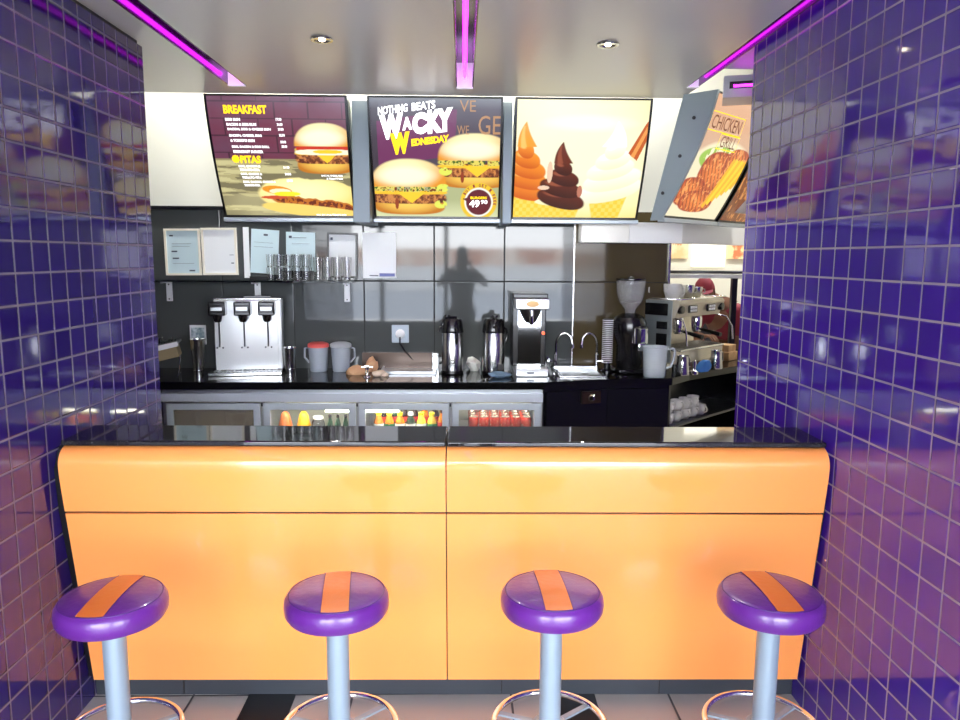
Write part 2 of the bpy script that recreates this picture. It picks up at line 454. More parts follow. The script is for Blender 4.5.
# ------------------------------------------------------------ menu boards
def vc_mat(name, es, gl=.25):
    m = bpy.data.materials.new(name); m.use_nodes = True; nt = m.node_tree
    b = nt.nodes['Principled BSDF']; b.inputs['Roughness'].default_value = gl
    a = nt.nodes.new('ShaderNodeVertexColor'); a.layer_name = 'art'
    b.inputs['Base Color'].default_value = (.03,.03,.03,1)
    nt.links.new(a.outputs[0], b.inputs['Emission Color']); b.inputs['Emission Strength'].default_value = es
    MATS[name] = m; return m
vc_mat('backlit_art', .80)
mat('backlit_white', (250,250,250), .4, emit=(255,255,255), es=.95)
mat('backlit_yellow', (250,210,30), .4, emit=(255,208,24), es=.8)
mat('backlit_maroon', (110,20,40), .4, emit=(110,26,44), es=1.)
mat('backlit_plum', (110,20,60), .4, emit=(104,40,84), es=1.)
mat('backlit_brown', (120,90,70), .4, emit=(150,112,72), es=1.)
mat('board_frame', (14,14,15), .3)
def LC(c): return np.array(lin(c))
class Art:
    def __init__(s, asp, bg):
        s.nx, s.ny = 260, 240
        u = np.linspace(0, 1, s.nx+1); v = np.linspace(0, 1, s.ny+1)
        s.v, s.u = np.meshgrid(v, u, indexing='ij'); s.asp = asp
        s.c = np.ones(s.u.shape+(3,))*LC(bg)
        s.rs = np.random.RandomState(5)
    def noise(s, sx, sy, seed=0):
        rs = np.random.RandomState(seed); out = np.zeros(s.u.shape)
        for o in range(3):
            f = 2**o; gx, gy = int(sx*f)+2, int(sy*f)+2; g = rs.rand(gy+1, gx+1)
            x = s.u*sx*f; y = s.v*sy*f; i = x.astype(int); j = y.astype(int); fx = x-i; fy = y-j
            fx = fx*fx*(3-2*fx); fy = fy*fy*(3-2*fy)
            out += (g[j,i]*(1-fx)*(1-fy)+g[j,i+1]*fx*(1-fy)+g[j+1,i]*(1-fx)*fy+g[j+1,i+1]*fx*fy)/f
        return out/1.75
    def mix(s, m, col):
        m = np.clip(m, 0, 1)[..., None]; c = LC(col) if len(np.shape(col)) == 1 else col
        s.c = s.c*(1-m)+c*m
    def ell(s, cx, cy, rx, ry, soft=.06, pw=2., u=None, v=None):
        u = s.u if u is None else u; v = s.v if v is None else v
        d = (np.abs((u-cx)/rx)**pw+np.abs((v-cy)/ry)**pw)**(1/pw)
        return np.clip((1-d)/soft+.5, 0, 1)
    def poly(s, pts):
        inside = np.zeros(s.u.shape, bool); n = len(pts)
        for i in range(n):
            (x0, y0), (x1, y1) = pts[i], pts[(i+1) % n]
            cnd = (y0 > s.v) != (y1 > s.v)
            xx = (x1-x0)*(s.v-y0)/((y1-y0) or 1e-9)+x0
            inside ^= cnd & (s.u < xx)
        return inside.astype(float)
    def shade(s, cx, cy, rx, ry, c0, c1, amt=1.):
        """food shading printed in the photo: lighter middle, browner rim"""
        d = np.clip(np.sqrt(((s.u-cx)/rx)**2+((s.v-cy)/ry)**2), 0, 1)[..., None]**2
        return LC(c0)*(1-d)+LC(c1)*d
def burger(A, cx, cy, rx, ry, seed=1, tomato=False, meat=True, drop=True):
    n1 = A.noise(26, 18, seed); n2 = A.noise(60, 50, seed+1)
    wob = (A.noise(18, 3, seed+2)-.5)*ry*.18
    # bottom bun
    m = A.ell(cx, cy-ry*.66, rx*.96, ry*.34, pw=3); A.mix(m*(A.v < cy-ry*.52+wob), A.shade(cx, cy-ry*.5, rx, ry*.5, (255,214,96), (196,120,22)))
    # patty
    m = A.ell(cx, cy-ry*.40, rx*1.0, ry*.20, pw=4); A.mix(m, A.shade(cx, cy-ry*.35, rx*1.1, ry*.3, (178,104,48), (96,34,10)))
    A.mix(m*(n2 > .58)*.6, (236,158,84)); A.mix(m*(n2 < .40)*.7, (74,20,6))
    # cheese triangle and slices
    A.mix(A.ell(cx, cy-ry*.19, rx*1.02, ry*.07, pw=4), (255,196,40))
    A.mix(A.poly([(cx-rx*.34, cy-ry*.18), (cx+rx*.44, cy-ry*.18), (cx+rx*.06, cy-ry*.58)]), (255,206,44))
    A.mix(A.ell(cx, cy-ry*.05+0, rx*1.0, ry*.13, pw=3)*(n1 > .38), (228,212,96))
    A.mix(A.ell(cx, cy-ry*.06, rx*.98, ry*.10, pw=3)*(n2 > .60), (60,98,18)); A.mix(A.ell(cx, cy-ry*.08, rx*.98, ry*.08, pw=3)*(n2 < .34), (120,52,12))
    if tomato:
        A.mix(A.ell(cx, cy+ry*.0, rx*.96, ry*.10, pw=4), (206,52,22)); A.mix(A.ell(cx, cy-ry*.14, rx*1.0, ry*.11, pw=3), (255,246,216))
        A.mix(A.ell(cx+rx*.1, cy-ry*.12, rx*.5, ry*.08), (255,208,30))
    # top bun
    m = A.ell(cx, cy+ry*.08, rx, ry*.92, pw=2.3)*(A.v > cy+ry*(.10 if tomato else .02))
    A.mix(m, A.shade(cx-rx*.1, cy+ry*.62, rx*1.1, ry*.8, (255,252,196), (232,150,30)))
    A.mix(A.ell(cx-rx*.1, cy+ry*.40, rx*.7, ry*.30, soft=.6)*m*.8, (255,255,226))
    if drop:
        A.mix(A.ell(cx-rx*.35, cy-ry*.60, rx*.05, ry*.20), (150,60,24))
def brick(A, v0, base, dark_, bw=.24, bh=.135, seed=3):
    row = np.floor(A.v/bh); uu = A.u/bw+.5*(row % 2)
    g = (np.abs((A.v/bh) % 1-.5) > .46)|(np.abs(uu % 1-.5) > .48)
    A.mix((A.v > v0)*1., base); A.mix((A.v > v0)*A.noise(5, 7, seed)*.8, dark_); A.mix((A.v > v0)*g*.75, (44,20,30))
def swirl(A, cx, base, top, w, c0, c1, c2, turns=5, seed=4):
    h = np.clip((A.v-base)/(top-base), 0, 1)
    lean = cx + w*.10*np.sin(h*6)
    half = w*(1-h)**.62*(1+.08*np.sin((A.v-base)/(top-base)*turns*2*PI+((A.u-cx)/w)*1.6))
    d = np.abs(A.u-lean)/np.maximum(half, 1e-3)
    m = np.clip((1-d)/.08+.5, 0, 1)*(A.v > base)*(A.v < top)
    ph = np.sin((A.v-base)/(top-base)*turns*2*PI+((A.u-cx)/w)*1.6)
    col = LC(c0)*np.clip(.5+.5*ph, 0, 1)[..., None]+LC(c1)*(1-np.clip(.5+.5*ph, 0, 1))[..., None]
    A.mix(m, col); A.mix(m*(A.u < lean-half*.3)*(ph > .35)*.8, c2)
def cone(A, cx, y0, y1, w0, w1):
    t_ = np.clip((A.v-y0)/(y1-y0), 0, 1); half = w0+(w1-w0)*t_
    m = np.clip((half-np.abs(A.u-cx))/.01+.5, 0, 1)*(A.v < y1)*(A.v >= y0)
    A.mix(m, (255,206,60)); A.mix(m*((np.floor(A.u*34)+np.floor(A.v*30)) % 2 == 0)*.45, (255,232,128))
    A.mix(m*A.ell(cx, y1, w1*.95, .03), (255,236,170))

A1 = Art(1.18, (110,100,70))
A1.mix(np.ones(A1.u.shape), (124,116,84)); 
pl = A1.noise(3, 26, 11); A1.mix(pl > .52, (176,166,118)); A1.mix((pl > .62)*.7, (212,204,150)); A1.mix(A1.noise(4,4,12)*.5*(A1.v < .2), (236,226,170))
brick(A1, .485, (118,44,66), (92,66,88))
A1.mix(np.clip((A1.v-.72)*2.4, 0, .55)*A1.noise(4,4,2), (150,128,150)); A1.mix((np.abs(A1.v-.483) < .008)*1., (150,138,98))
burger(A1, .815, .575, .215, .205, 21, tomato=True, drop=False)
w_ = (A1.noise(12, 4, 31)-.5)*.05
A1.mix(A1.ell(.74, .17+0, .45, .155, pw=2.2, v=A1.v+w_+.10*(A1.u-.7)), A1.shade(.62, .22, .5, .2, (255,252,190), (252,206,60)))
A1.mix(A1.ell(.80, .095, .42, .055, pw=2.5, v=A1.v+w_*1.2+.16*(A1.u-.75)), (196,112,30)); A1.mix(A1.ell(.80, .095, .40, .042, v=A1.v+w_*1.2+.16*(A1.u-.75))*(A1.noise(50,40,3) > .5), (110,40,12))
A1.mix(A1.ell(.72, .05, .42, .05, pw=2.5, v=A1.v+.12*(A1.u-.7)), (250,214,110))
A1.mix(A1.ell(.43, .235, .11, .035, v=A1.v+.1*(A1.u-.4)), (236,150,26)); A1.mix(A1.ell(.45, .222, .08, .022), (255,248,200)); A1.mix(A1.ell(.40, .17, .10, .014), (206,80,40)); A1.mix(A1.ell(.50,.20,.10,.02),(255,236,40))

A2 = Art(1.08, (70,62,72))
A2.mix(np.ones(A2.u.shape), (66,56,70)); A2.mix(A2.noise(4,5,8)*.6, (96,88,100)); A2.mix((A2.u < .08)*.5, (40,30,40)); 
A2.mix(np.clip((.32-A2.v)/.05, 0, 1), (176,182,134)); A2.mix(np.clip((.16-A2.v)/.2, 0, 1), (226,232,184))
A2.mix(A2.poly([(.06,.44),(.64,.53),(.66,.90),(.06,.80)]), (112,46,92)); A2.mix(np.clip((A2.v-.9)*9, 0, .7), (122,126,132))
burger(A2, .80, .485, .285, .225, 41); burger(A2, .285, .265, .29, .235, 51)
for k in range(3): A2.mix(A2.ell(.57-.02*k, .40-.14*k, .05, .035)*(A2.noise(30,30,9) > .4), (226,232,90))
A2.mix(A2.ell(.83,.145,.145,.16), (236,196,40)); A2.mix(A2.ell(.83,.14,.113,.125), (250,246,236)); A2.mix(A2.ell(.83,.14,.10,.11), (98,22,36)); A2.mix(A2.poly([(.70,.17),(.75,.18),(.75,.14)]), (98,22,36))

A3 = Art(1.1, (255,238,168))
A3.mix(A3.ell(.45, .62, .6, .5, soft=1.), (255,250,214)); A3.mix(np.clip((.12-A3.v)/.3, 0, .6), (255,214,80))
def soft_serve(A, cx, base, w, h, cols, hook=1., tiers=5):
    """piled swirls, each printed with a light upper lip and a deeper fold, ending in a curled tip"""
    c0, c1, c2 = cols
    for k in range(tiers):
        f = k/tiers; rx = w*(1-f)**.75*(1.0 if k else .93); ry = h*.155*(1-.35*f); cy_ = base+h*(.08+.74*f*(1-.12*f)); cx_ = cx+hook*w*.05*math.sin(k*2.1)
        sl = .22*(1 if hook > 0 else -1)
        vv = A.v-(A.u-cx_)*sl; m = A.ell(cx_, cy_, rx, ry, u=A.u, v=vv, pw=2.2, soft=.08)
        tt = np.clip((vv-(cy_-ry))/(2*ry), 0, 1)[..., None]; col = LC(c1)*(1-tt)+LC(c0)*tt
        A.mix(m, col); A.mix(A.ell(cx_-rx*.35, cy_+ry*.35, rx*.35, ry*.22, u=A.u, v=vv, soft=.8)*.75, c2)
    t_ = np.clip((A.v-(base+h*.66))/(h*.34), 0, 1); ctr = cx+hook*w*.10*np.sin(t_*2.6); hw = w*.36*(1-t_)**.85
    A.mix(np.clip((hw-np.abs(A.u-ctr))/.008+.5, 0, 1)*(A.v > base+h*.66)*(A.v < base+h), c0)
    A.mix(np.clip((hw*.3-np.abs(A.u-ctr+hw*.35))/.01+.5, 0, 1)*(A.v > base+h*.66)*(A.v < base+h*.94)*.6, c2)
cone(A3, .10, .0, .24, .10, .17); soft_serve(A3, .10, .21, .205, .60, ((255,160,40),(206,88,10),(255,214,120)), -1, 5)
cone(A3, .74, .0, .24, .10, .16); soft_serve(A3, .75, .20, .26, .62, ((255,255,252),(252,240,196),(255,255,255)), 1, 5)
A3.mix(A3.poly([(.86,.56),(.93,.50),(1.0,.70),(1.0,.84),(.97,.80)]), (196,92,30)); A3.mix(A3.poly([(.88,.54),(.905,.52),(.99,.74),(.98,.78)]), (240,160,80))
cone(A3, .36, .0, .15, .14, .185); A3.mix(A3.ell(.37,.15,.19,.035), (255,244,196))
soft_serve(A3, .38, .13, .20, .52, ((104,42,20),(54,14,4),(170,92,62)), -1, 4)
A3.mix(A3.ell(.28,.40,.022,.09), (236,200,170)); A3.mix(A3.ell(.24,.27,.045,.018), (240,206,180)); A3.mix(A3.ell(.52,.24,.02,.05), (190,120,96))
A3.mix(A3.ell(.55, .80, .25, .05, soft=1.2)*.8, (255,255,246))

A4 = Art(1.1, (190,160,140))
A4.mix(np.ones(A4.u.shape), (206,184,164)); A4.mix(np.clip((A4.v-.8)*4, 0, .6), (236,210,190))
A4.mix(np.clip((A4.v-.35)*1.6, 0, .7), (214,150,104)); A4.mix(A4.ell(.55,.20,.75,.46), (238,226,190)); A4.mix(A4.ell(.52,.50,.42,.11)*(A4.noise(20,16,5) > .42), (150,190,70)); A4.mix(A4.ell(.45,.52,.3,.08)*(A4.noise(22,16,15) > .55), (246,240,200))
for cx_, cy_, rx_, ry_ in ((.50,.40,.30,.17),(.22,.22,.24,.12),(.42,.15,.30,.09),(.80,.5,.22,.12)):
    nn = A4.noise(40,34,int(cx_*90)); A4.mix(A4.ell(cx_,cy_,rx_,ry_,pw=2.5), A4.shade(cx_,cy_,rx_,ry_,(236,128,52),(168,50,18)))
    A4.mix(A4.ell(cx_,cy_,rx_,ry_)*(np.abs(((A4.u*1.+A4.v*.8)*16) % 1-.5) > .36)*.75, (96,26,10)); A4.mix(A4.ell(cx_,cy_,rx_,ry_)*(nn > .6)*.7, (255,176,100))
for k in range(7):
    x0 = .56+.055*k; A4.mix(A4.poly([(x0,.12+.03*k),(x0+.05,.10+.03*k),(x0+.22,.52),(x0+.16,.54)]), (255,206,40) if k % 2 else (250,178,24))

def board(t, W, prof, art, z_out=0.):
    """curved backlit menu face; prof(s) -> (y, z), s from bottom 0 to top 1; x runs 0..W"""
    nx, ny = art.nx, art.ny
    P = lambda u, v, o=0.: ((u*W), prof(v)[0]-o, prof(v)[1])
    ys, zs = np.array([prof(v)[0] for v in np.linspace(0,1,ny+1)]), np.array([prof(v)[1] for v in np.linspace(0,1,ny+1)])
    co = np.zeros((ny+1, nx+1, 3)); co[..., 0] = np.linspace(0, W, nx+1)[None]; co[..., 1] = ys[:, None]; co[..., 2] = zs[:, None]
    idx = np.arange((ny+1)*(nx+1)).reshape(ny+1, nx+1)
    f = np.stack([idx[:-1,:-1], idx[:-1,1:], idx[1:,1:], idx[1:,:-1]], -1).reshape(-1, 4)
    me = bpy.data.meshes.new('menu_face'); me.vertices.add(co.size//3); me.vertices.foreach_set('co', co.ravel())
    me.loops.add(f.size); me.loops.foreach_set('vertex_index', f.ravel().astype(np.int32))
    me.polygons.add(len(f)); me.polygons.foreach_set('loop_start', (np.arange(len(f))*4).astype(np.int32))
    me.update(calc_edges=True); me.validate()
    at = me.color_attributes.new('art', 'FLOAT_COLOR', 'POINT')
    at.data.foreach_set('color', np.concatenate([art.c, np.ones(art.c.shape[:2]+(1,))], -1).astype(np.float32).ravel())
    me.polygons.foreach_set('use_smooth', [True]*len(me.polygons))
    me.materials.append(MATS['backlit_art'])
    o = bpy.data.objects.new('menu_face', me); COL.objects.link(o); o.parent = t
    return P
ZB, ZT = 1.885, 2.552
def prof(s):                                   # face: near vertical at the top, sweeping back at the bottom
    a = (1-s); return (.31*(a**1.75*.55+a*.45), ZB+(ZT-ZB)*s)
def case(t, W, side_mat, back_off=.16, bot=.06):
    n = 14
    fr = [prof(k/n) for k in range(n+1)]
    outer = [(y+.006, z) for y, z in fr]
    poly = outer + [(back_off+.02, ZT), (.31+bot, ZB-.012), (.31, ZB-.012)]
    MB().prism(poly, .004, W-.004, smooth=True).build('case', MATS[side_mat], t)
    e = MB()
    for x0, x1 in ((-.001, .012), (W-.012, W+.001)):
        q = [(y-.004, z) for y, z in fr] + [(y+.03, z) for y, z in fr[::-1]]
        e.prism(q, x0, x1)
    e.box(0, W, prof(0)[0]-.006, prof(0)[0]+.02, ZB-.004, ZB+.010)
    e.box(0, W, prof(1)[0]-.004, prof(1)[0]+.02, ZT-.010, ZT)
    e.build('frame', MATS['board_frame'], t)
    MB().box(-.006, W+.006, .288, .335, ZB-.030, ZB-.005, bev=.004).build('bottom_rail', MATS['aluminium'], t)

YB = 4.435
# board 1
t = thing('menu_board', (-1.465, YB, 0), 'backlit breakfast menu board with a tomato burger and a pita', 'menu board', group='backlit menu boards')
P = board(t, .805, prof, A1); case(t, .805, 'board_frame')
def PW(W, P, o=.003): return lambda x, y: P(x, y, o)
Pm = lambda x, y: P(x, y, .003)
line('menu_heading', t, 'BREAKFAST', .125, .43, .845, .915, Pm, 'backlit_yellow', .05); line('menu_heading', t, 'PITAS', .195, .345, .452, .515, Pm, 'backlit_yellow', .05)
mb = MB(); n_ = 20
mb._add([Pm(.163+.024*math.cos(2*PI*k/n_)*(1.25 if k % 2 else 1), .486+.028*math.sin(2*PI*k/n_)*(1.25 if k % 2 else 1)) for k in range(n_)], [tuple(range(n_))])
mb.build('star_mark', MATS['backlit_yellow'], t, recalc=False)
rows = [('EGG BUN',.13,.235),('BACON & EGG BUN',.135,.345),('BACON, EGG & CHEESE BUN',.138,.445),('BACON, CHEESE, EGG',.143,.375),('& TOMATO BUN',.146,.32),('EGG, BACON & EGG ROLL',.15,.42),('BREAKFAST BURGER',.155,.37)]
for k, (s_, p_, q_) in enumerate(rows):
    v = .812-k*.0385-(.012 if k > 2 else 0)-(.012 if k > 4 else 0)
    line('menu_line', t, s_, p_, q_, v-.023, v, Pm, 'backlit_white', .05)
for k, v in enumerate((.815,.775,.737,.690,.636,.600)): line('price', t, ('17.90','24.90','29.90','32.90','39.90','39.90')[k], .488+k*.004, .528+k*.004, v-.022, v, Pm, 'backlit_white', .05)
for k, (s_, p_, q_) in enumerate([('EGG, BACON &',.175,.335),('TOMATO PITA',.178,.325),('EGG, CHEESE &',.182,.338),('TOMATO PITA',.186,.33),('EGG, BACON, CHEESE &',.19,.43),('TOMATO PITA',.193,.31)]):
    v = .436-k*.028-(.008 if k > 1 else 0)-(.008 if k > 3 else 0); line('menu_line', t, s_, p_, q_, v-.020, v, Pm, 'backlit_white', .05)
for k, v in enumerate((.43,.375,.32)): line('price', t, ('21.90','24.90','27.90')[k], .50+k*.006, .545+k*.006, v-.020, v, Pm, 'backlit_white', .05)
line('caption', t, 'BACON, CHEESE, EGG', .775, .93, .345, .362, Pm, 'backlit_white', .03); line('caption', t, '& TOMATO BUN', .81, .93, .322, .338, Pm, 'backlit_white', .03)
line('caption', t, 'EGG, BACON & TOMATO PITA', .70, .93, .012, .028, Pm, 'backlit_white', .03)
# board 2
t = thing('menu_board', (-.543, YB, 0), 'backlit promotion board with two cheeseburgers and a round price badge', 'menu board', group='backlit menu boards')
P2 = board(t, .775, prof, A2); case(t, .775, 'board_frame'); Pm = lambda x, y: P2(x, y, .003); Pn = lambda x, y: P2(x, y, .005)
R_ = math.radians(8); LW = 'backlit_white'; LY = 'backlit_yellow'; LB = 'backlit_brown'
line('NOTHING_BEATS'.lower(), t, 'NOTHING', .075, .295, .845, .910, Pm, LW, .035, R_); line('nothing_beats', t, 'BEATS', .325, .50, .880, .945, Pm, LW, .035, R_)
line('wacky_letter', t, 'W', .080, .26, .645, .845, Pm, LW, .09, R_); line('wacky_letter', t, 'A', .25, .325, .725, .83, Pm, LW, .07, R_)
line('wacky_letter', t, 'C', .325, .435, .69, .865, Pm, LW, .08, R_); line('wacky_letter', t, 'KY', .44, .63, .70, .89, Pm, LW, .08, R_)
line('wednesday_letter', t, 'W', .155, .305, .525, .70, Pn, LY, .09, R_); line('wednesday', t, 'EDNESDAY', .315, .60, .600, .660, Pm, LY, .06, R_)
line('price', t, '49', .755, .838, .095, .160, Pm, LW, .03); line('price_cents', t, '90', .847, .90, .125, .160, Pm, LW, .02)
line('badge_word', t, 'BURGERS', .765, .895, .168, .190, Pm, LY, .04)
word = 'BUY 1 GET 1 FREE'
for k, ch in enumerate(word):
    if ch == ' ': continue
    q_ = math.radians(150-k*10.5); cx_, cy_ = .83+.128*math.cos(q_), .143+.142*math.sin(q_)
    def Pr(x, y, cx_=cx_, cy_=cy_, q_=q_):
        dx_, dy_ = x*.62, y; c_, s_ = math.sin(q_), -math.cos(q_)
        return P2(cx_+(dx_*c_-dy_*s_)*.9, cy_+(dx_*s_+dy_*c_), .003)
    line('badge_letter', t, ch, -.013, .013, -.013, .013, Pr, 'backlit_maroon', .04)
line('chalk_word', t, 'WE', .66, .75, .70, .77, Pm, LB, .0); line('chalk_word', t, 'GE', .82, .985, .70, .85, Pm, LB, .0); line('chalk_word', t, 'VE', .68, .80, .88, .97, Pm, LB, .0)
# board 3
t = thing('menu_board', (.303, YB, 0), 'bright backlit board with three ice cream cones on pale yellow', 'menu board', group='backlit menu boards')
board(t, .790, prof, A3); case(t, .790, 'board_frame')
# upright fins behind and between the boards
def fin(x0, x1, label):
    o = MB().box(x0, x1, YB+.13, 4.999, 1.845, ZT-.0, bev=.004).build('board_bracket', mat('upright_paint', (134,146,154), .45, .2), None)
    tag(o, label, 'bracket', 'grey uprights between the menu boards')
fin(-.652, -.551, 'grey metal upright between the breakfast board and the two-burger board')
fin(.240, .295, 'grey metal upright between the two-burger board and the ice cream board')
# boards on the angled run at the right
t0 = thing('angled_menu_board', (1.385, 4.20, 0), 'angled backlit menu board with grilled chicken and chips', 'menu board', rz=T, group='angled menu boards')
P4 = board(t0, .66, prof, A4); case(t0, .66, 'board_frame')
Pm = lambda x, y: P4(x, y, .003)
mat('backlit_cocoa', (80,40,20), .4, emit=(104,54,28), es=.8)
line('menu_heading', t0, 'CHICKEN', .07, .60, .725, .83, Pm, 'backlit_cocoa', .0); line('menu_heading', t0, 'GRILL', .34, .62, .60, .69, Pm, 'backlit_cocoa', .0)
def rectline(x0,x1,y0,y1,w=.008):
    mb = MB()
    for a_,b_,c_,d_ in ((x0,x1,y0,y0+w),(x0,x1,y1-w,y1),(x0,x0+w*.7,y0,y1),(x1-w*.7,x1,y0,y1)):
        mb._add([Pm(a_,c_),Pm(b_,c_),Pm(b_,d_),Pm(a_,d_)], [(0,1,2,3)])
    mb.build('heading_border', MATS['backlit_yellow'], t0, recalc=False)
rectline(.03,.64,.705,.855); rectline(.30,.66,.58,.705)
n = 14; q = [(y-.016, z) for y, z in [prof(k/n) for k in range(n+1)]]
q += [(.19, ZT), (.375, ZB-.02), (.29, ZB-.02)]
mat('side_panel_paint', (168,184,190), .45, .2)
MB().prism(q, -.022, -.002).build('side_panel', MATS['side_panel_paint'], t0)
for s_ in (.80,.5,.2): MB().cyl((-.027, prof(s_)[0]+.085-.02*(1-s_), prof(s_)[1]), .010, .006, 14, 'X').build('screw', MATS['dark_steel'], t0)
t = thing('angled_menu_board', (1.385+.70*math.cos(T), 4.20+.70*math.sin(T), 0), 'brown angled menu board mostly hidden behind the right tiled wall', 'menu board', rz=T, group='angled menu boards')
A5 = Art(1.1, (150,92,52)); A5.mix(A5.noise(14,12,6), (98,48,24)); A5.mix((A5.noise(20,16,16) > .6)*.8, (220,150,80))
board(t, .60, prof, A5); case(t, .60, 'aluminium')
# ------------------------------------------------------------ back worktop and cabinets
mat('worktop_black', (13,13,14), .10, ior=1.45, noise=(220, (52,52,54), .66, .75))
mat('cabinet_black', (14,15,18), .22)
WT = .9006
TA = math.radians(44)
def ang(px, py, z=0): return (1.32+px*math.cos(TA)-py*math.sin(TA), 4.60+px*math.sin(TA)+py*math.cos(TA), z)
pl = [(-2.99,4.40),(.50,4.44),(.90,4.56),(1.32,4.60)] + [ang(.25,.02)[:2], ang(.9,-.04)[:2], ang(1.15,-.04)[:2], ang(1.15,.62)[:2], (1.37,5.28), (1.37,4.992), (-2.99,4.992)]
o = MB().prism(pl, .855, .90, 'Z', bev=.003).build('worktop', MATS['worktop_black'])
tag(o, 'long glossy black worktop along the back wall, carrying the drinks machines', 'worktop')

# bottle cooler, four glass doors
mat('cooler_inside', (202,200,180), .5)
mat('cooler_added_glow', (255,255,240), .4, emit=(255,252,226), es=9.)
mat('door_glass', (235,240,240), .03, alpha=.06)
f = thing('bottle_cooler', (0, 0, 0), 'stainless undercounter cooler with four glass doors below the black worktop', 'fridge')
x0, x1 = -1.80, .492
dx = [-1.775, -1.198, -.628, -.066, .490]
b = MB(); b.box(x0, x1, 4.47, 4.97, .08, .11); b.box(x0, x1, 4.95, 4.97, .08, .85); b.box(x0, x1, 4.47, 4.97, .825, .853)
for x in (x0, *dx[1:4], x1-.02): b.box(x-(.0 if x in (x0, x1-.02) else .012), x+(.02 if x in (x0, x1-.02) else .012), 4.47, 4.96, .11, .825)
b.build('cabinet', MATS['steel_satin'], f)
MB().box(x0, x1, 4.435, 4.469, .778, .830, bev=.003).build('top_strip', mat('strip_metal', (216,224,234), .3, .4), f)
lb = MB(); 
for i in range(4): lb.box(dx[i]+.03, dx[i+1]-.03, 4.935, 4.949, .112, .824)
lb.build('liner', MATS['cooler_inside'], f)
fill_points = []
for i in range(4):
    a, c_ = dx[i]+.008, dx[i+1]-.012
    m = MB(); w = .040
    m.box(a, c_, 4.432, 4.462, .730, .768, bev=.002); m.box(a, c_, 4.432, 4.462, .10, .14, bev=.002)
    m.box(a, a+w, 4.432, 4.462, .14, .731, bev=.002); m.box(c_-w, c_, 4.432, 4.462, .14, .731, bev=.002)
    d = m.build('door', MATS['aluminium'], f)
    MB().box(a+w, c_-w, 4.444, 4.450, .14, .731).build('glass_pane', MATS['door_glass'] if i else MATS.get('hazed') or mat('hazed', (150,142,124), .2, alpha=.55), d)  # first pane tinted grey-brown, standing in for its dim blurred reflection
    MB().box(dx[i]+.03, dx[i+1]-.03, 4.48, 4.93, (.470,.500,.522,.560)[i]-.012, (.470,.500,.522,.560)[i]-.001).build('shelf', MATS['steel_satin'], f)
    if i: fill_points.append(((dx[i]+dx[i+1])/2, 4.50))
    if i in (1, 2): MB().box(dx[i]+(.37 if i == 1 else .045), dx[i]+(.525 if i == 1 else .245), 4.475, 4.49, .706, .726).build('reflection_bar', MATS['cooler_added_glow'], f)  # glowing bars stand in for white reflections in the door glass
    if i < 3: MB().cyl((dx[i+1]-.002, 4.444, .750), .006, .02, 10).build('hinge', MATS['dark_steel'], f)
# bottles
mat('juice_orange', (244,140,26), .15, trans=.2); mat('juice_yellow', (246,214,70), .15, trans=.2)
mat('bottle_dark', (46,22,14), .1); mat('cap_yellow', (246,222,40), .3); mat('cap_red', (200,30,20), .3); mat('cap_dark', (30,20,18), .3)
mat('label_white', (240,240,230), .5); mat('label_green', (36,120,60), .5); mat('bottle_green', (50,90,60), .08, trans=.5)
mat('label_red', (196,34,24), .4)
def bottle(x, y, z, body, cap, lab, label, grp, h=.205, r=.027, label_col='label_white'):
    t = thing('juice_bottle', (x, y, z), label, 'bottle', group=grp)
    MB().lathe([(0,0),(r*.9,0),(r,.006),(r,h*.30),(r*.90,h*.36),(r,h*.42),(r*1.0,h*.60),(r*.86,h*.70),(r*.50,h*.84),(r*.46,h*.90),(0,h*.90)], seg=20).build('body', MATS[body], t)
    MB().cyl((0,0,h*.885), r*.56, h*.115, 16, bev=.002).build('cap', MATS[cap], t)
    MB().lathe([(r*1.01,h*.43),(r*1.02,h*.44),(r*1.02,h*.58),(r*1.01,h*.59)], seg=20, close=False).build('label_band', MATS[label_col], t)
    return t
specs = [('juice_orange','cap_yellow','label_white','orange juice bottle with a yellow cap, first in the third cooler door'),
 ('juice_orange','cap_yellow','label_green','orange juice bottle with a yellow cap, second in the third cooler door'),
 ('juice_orange','cap_yellow','label_white','orange juice bottle with a yellow cap, third in the third cooler door'),
 ('bottle_green','label_white','label_white','dark green bottle with a white cap and label between orange and yellow bottles'),
 ('juice_yellow','cap_yellow','label_white','pale yellow bottle with a yellow cap right of the white-labelled bottle'),
 ('juice_yellow','cap_yellow','label_green','pale yellow bottle with a yellow cap, the second of the two yellow ones'),
 ('juice_orange','cap_dark','label_red','orange bottle with a dark cap, rightmost in the third cooler door')]
for k, (bd, cp_, lb_, s_) in enumerate(specs):
    bottle(-.515+.066*k, 4.56, .522, bd, cp_, lb_, s_, 'juice bottles in the third cooler door', h=.168 if k < 6 else .185, r=.031, label_col=lb_)
for k in range(6):
    bottle(-.50+.066*k, 4.68, .522, ('bottle_dark','bottle_green','bottle_dark','bottle_dark','juice_orange','bottle_dark')[k], ('cap_dark','cap_dark','cap_red','cap_dark','cap_red','cap_dark')[k], 0,
           'bottle in the rear row of the third cooler door', 'rear row bottles in the third cooler door', h=.20, label_col='label_red')
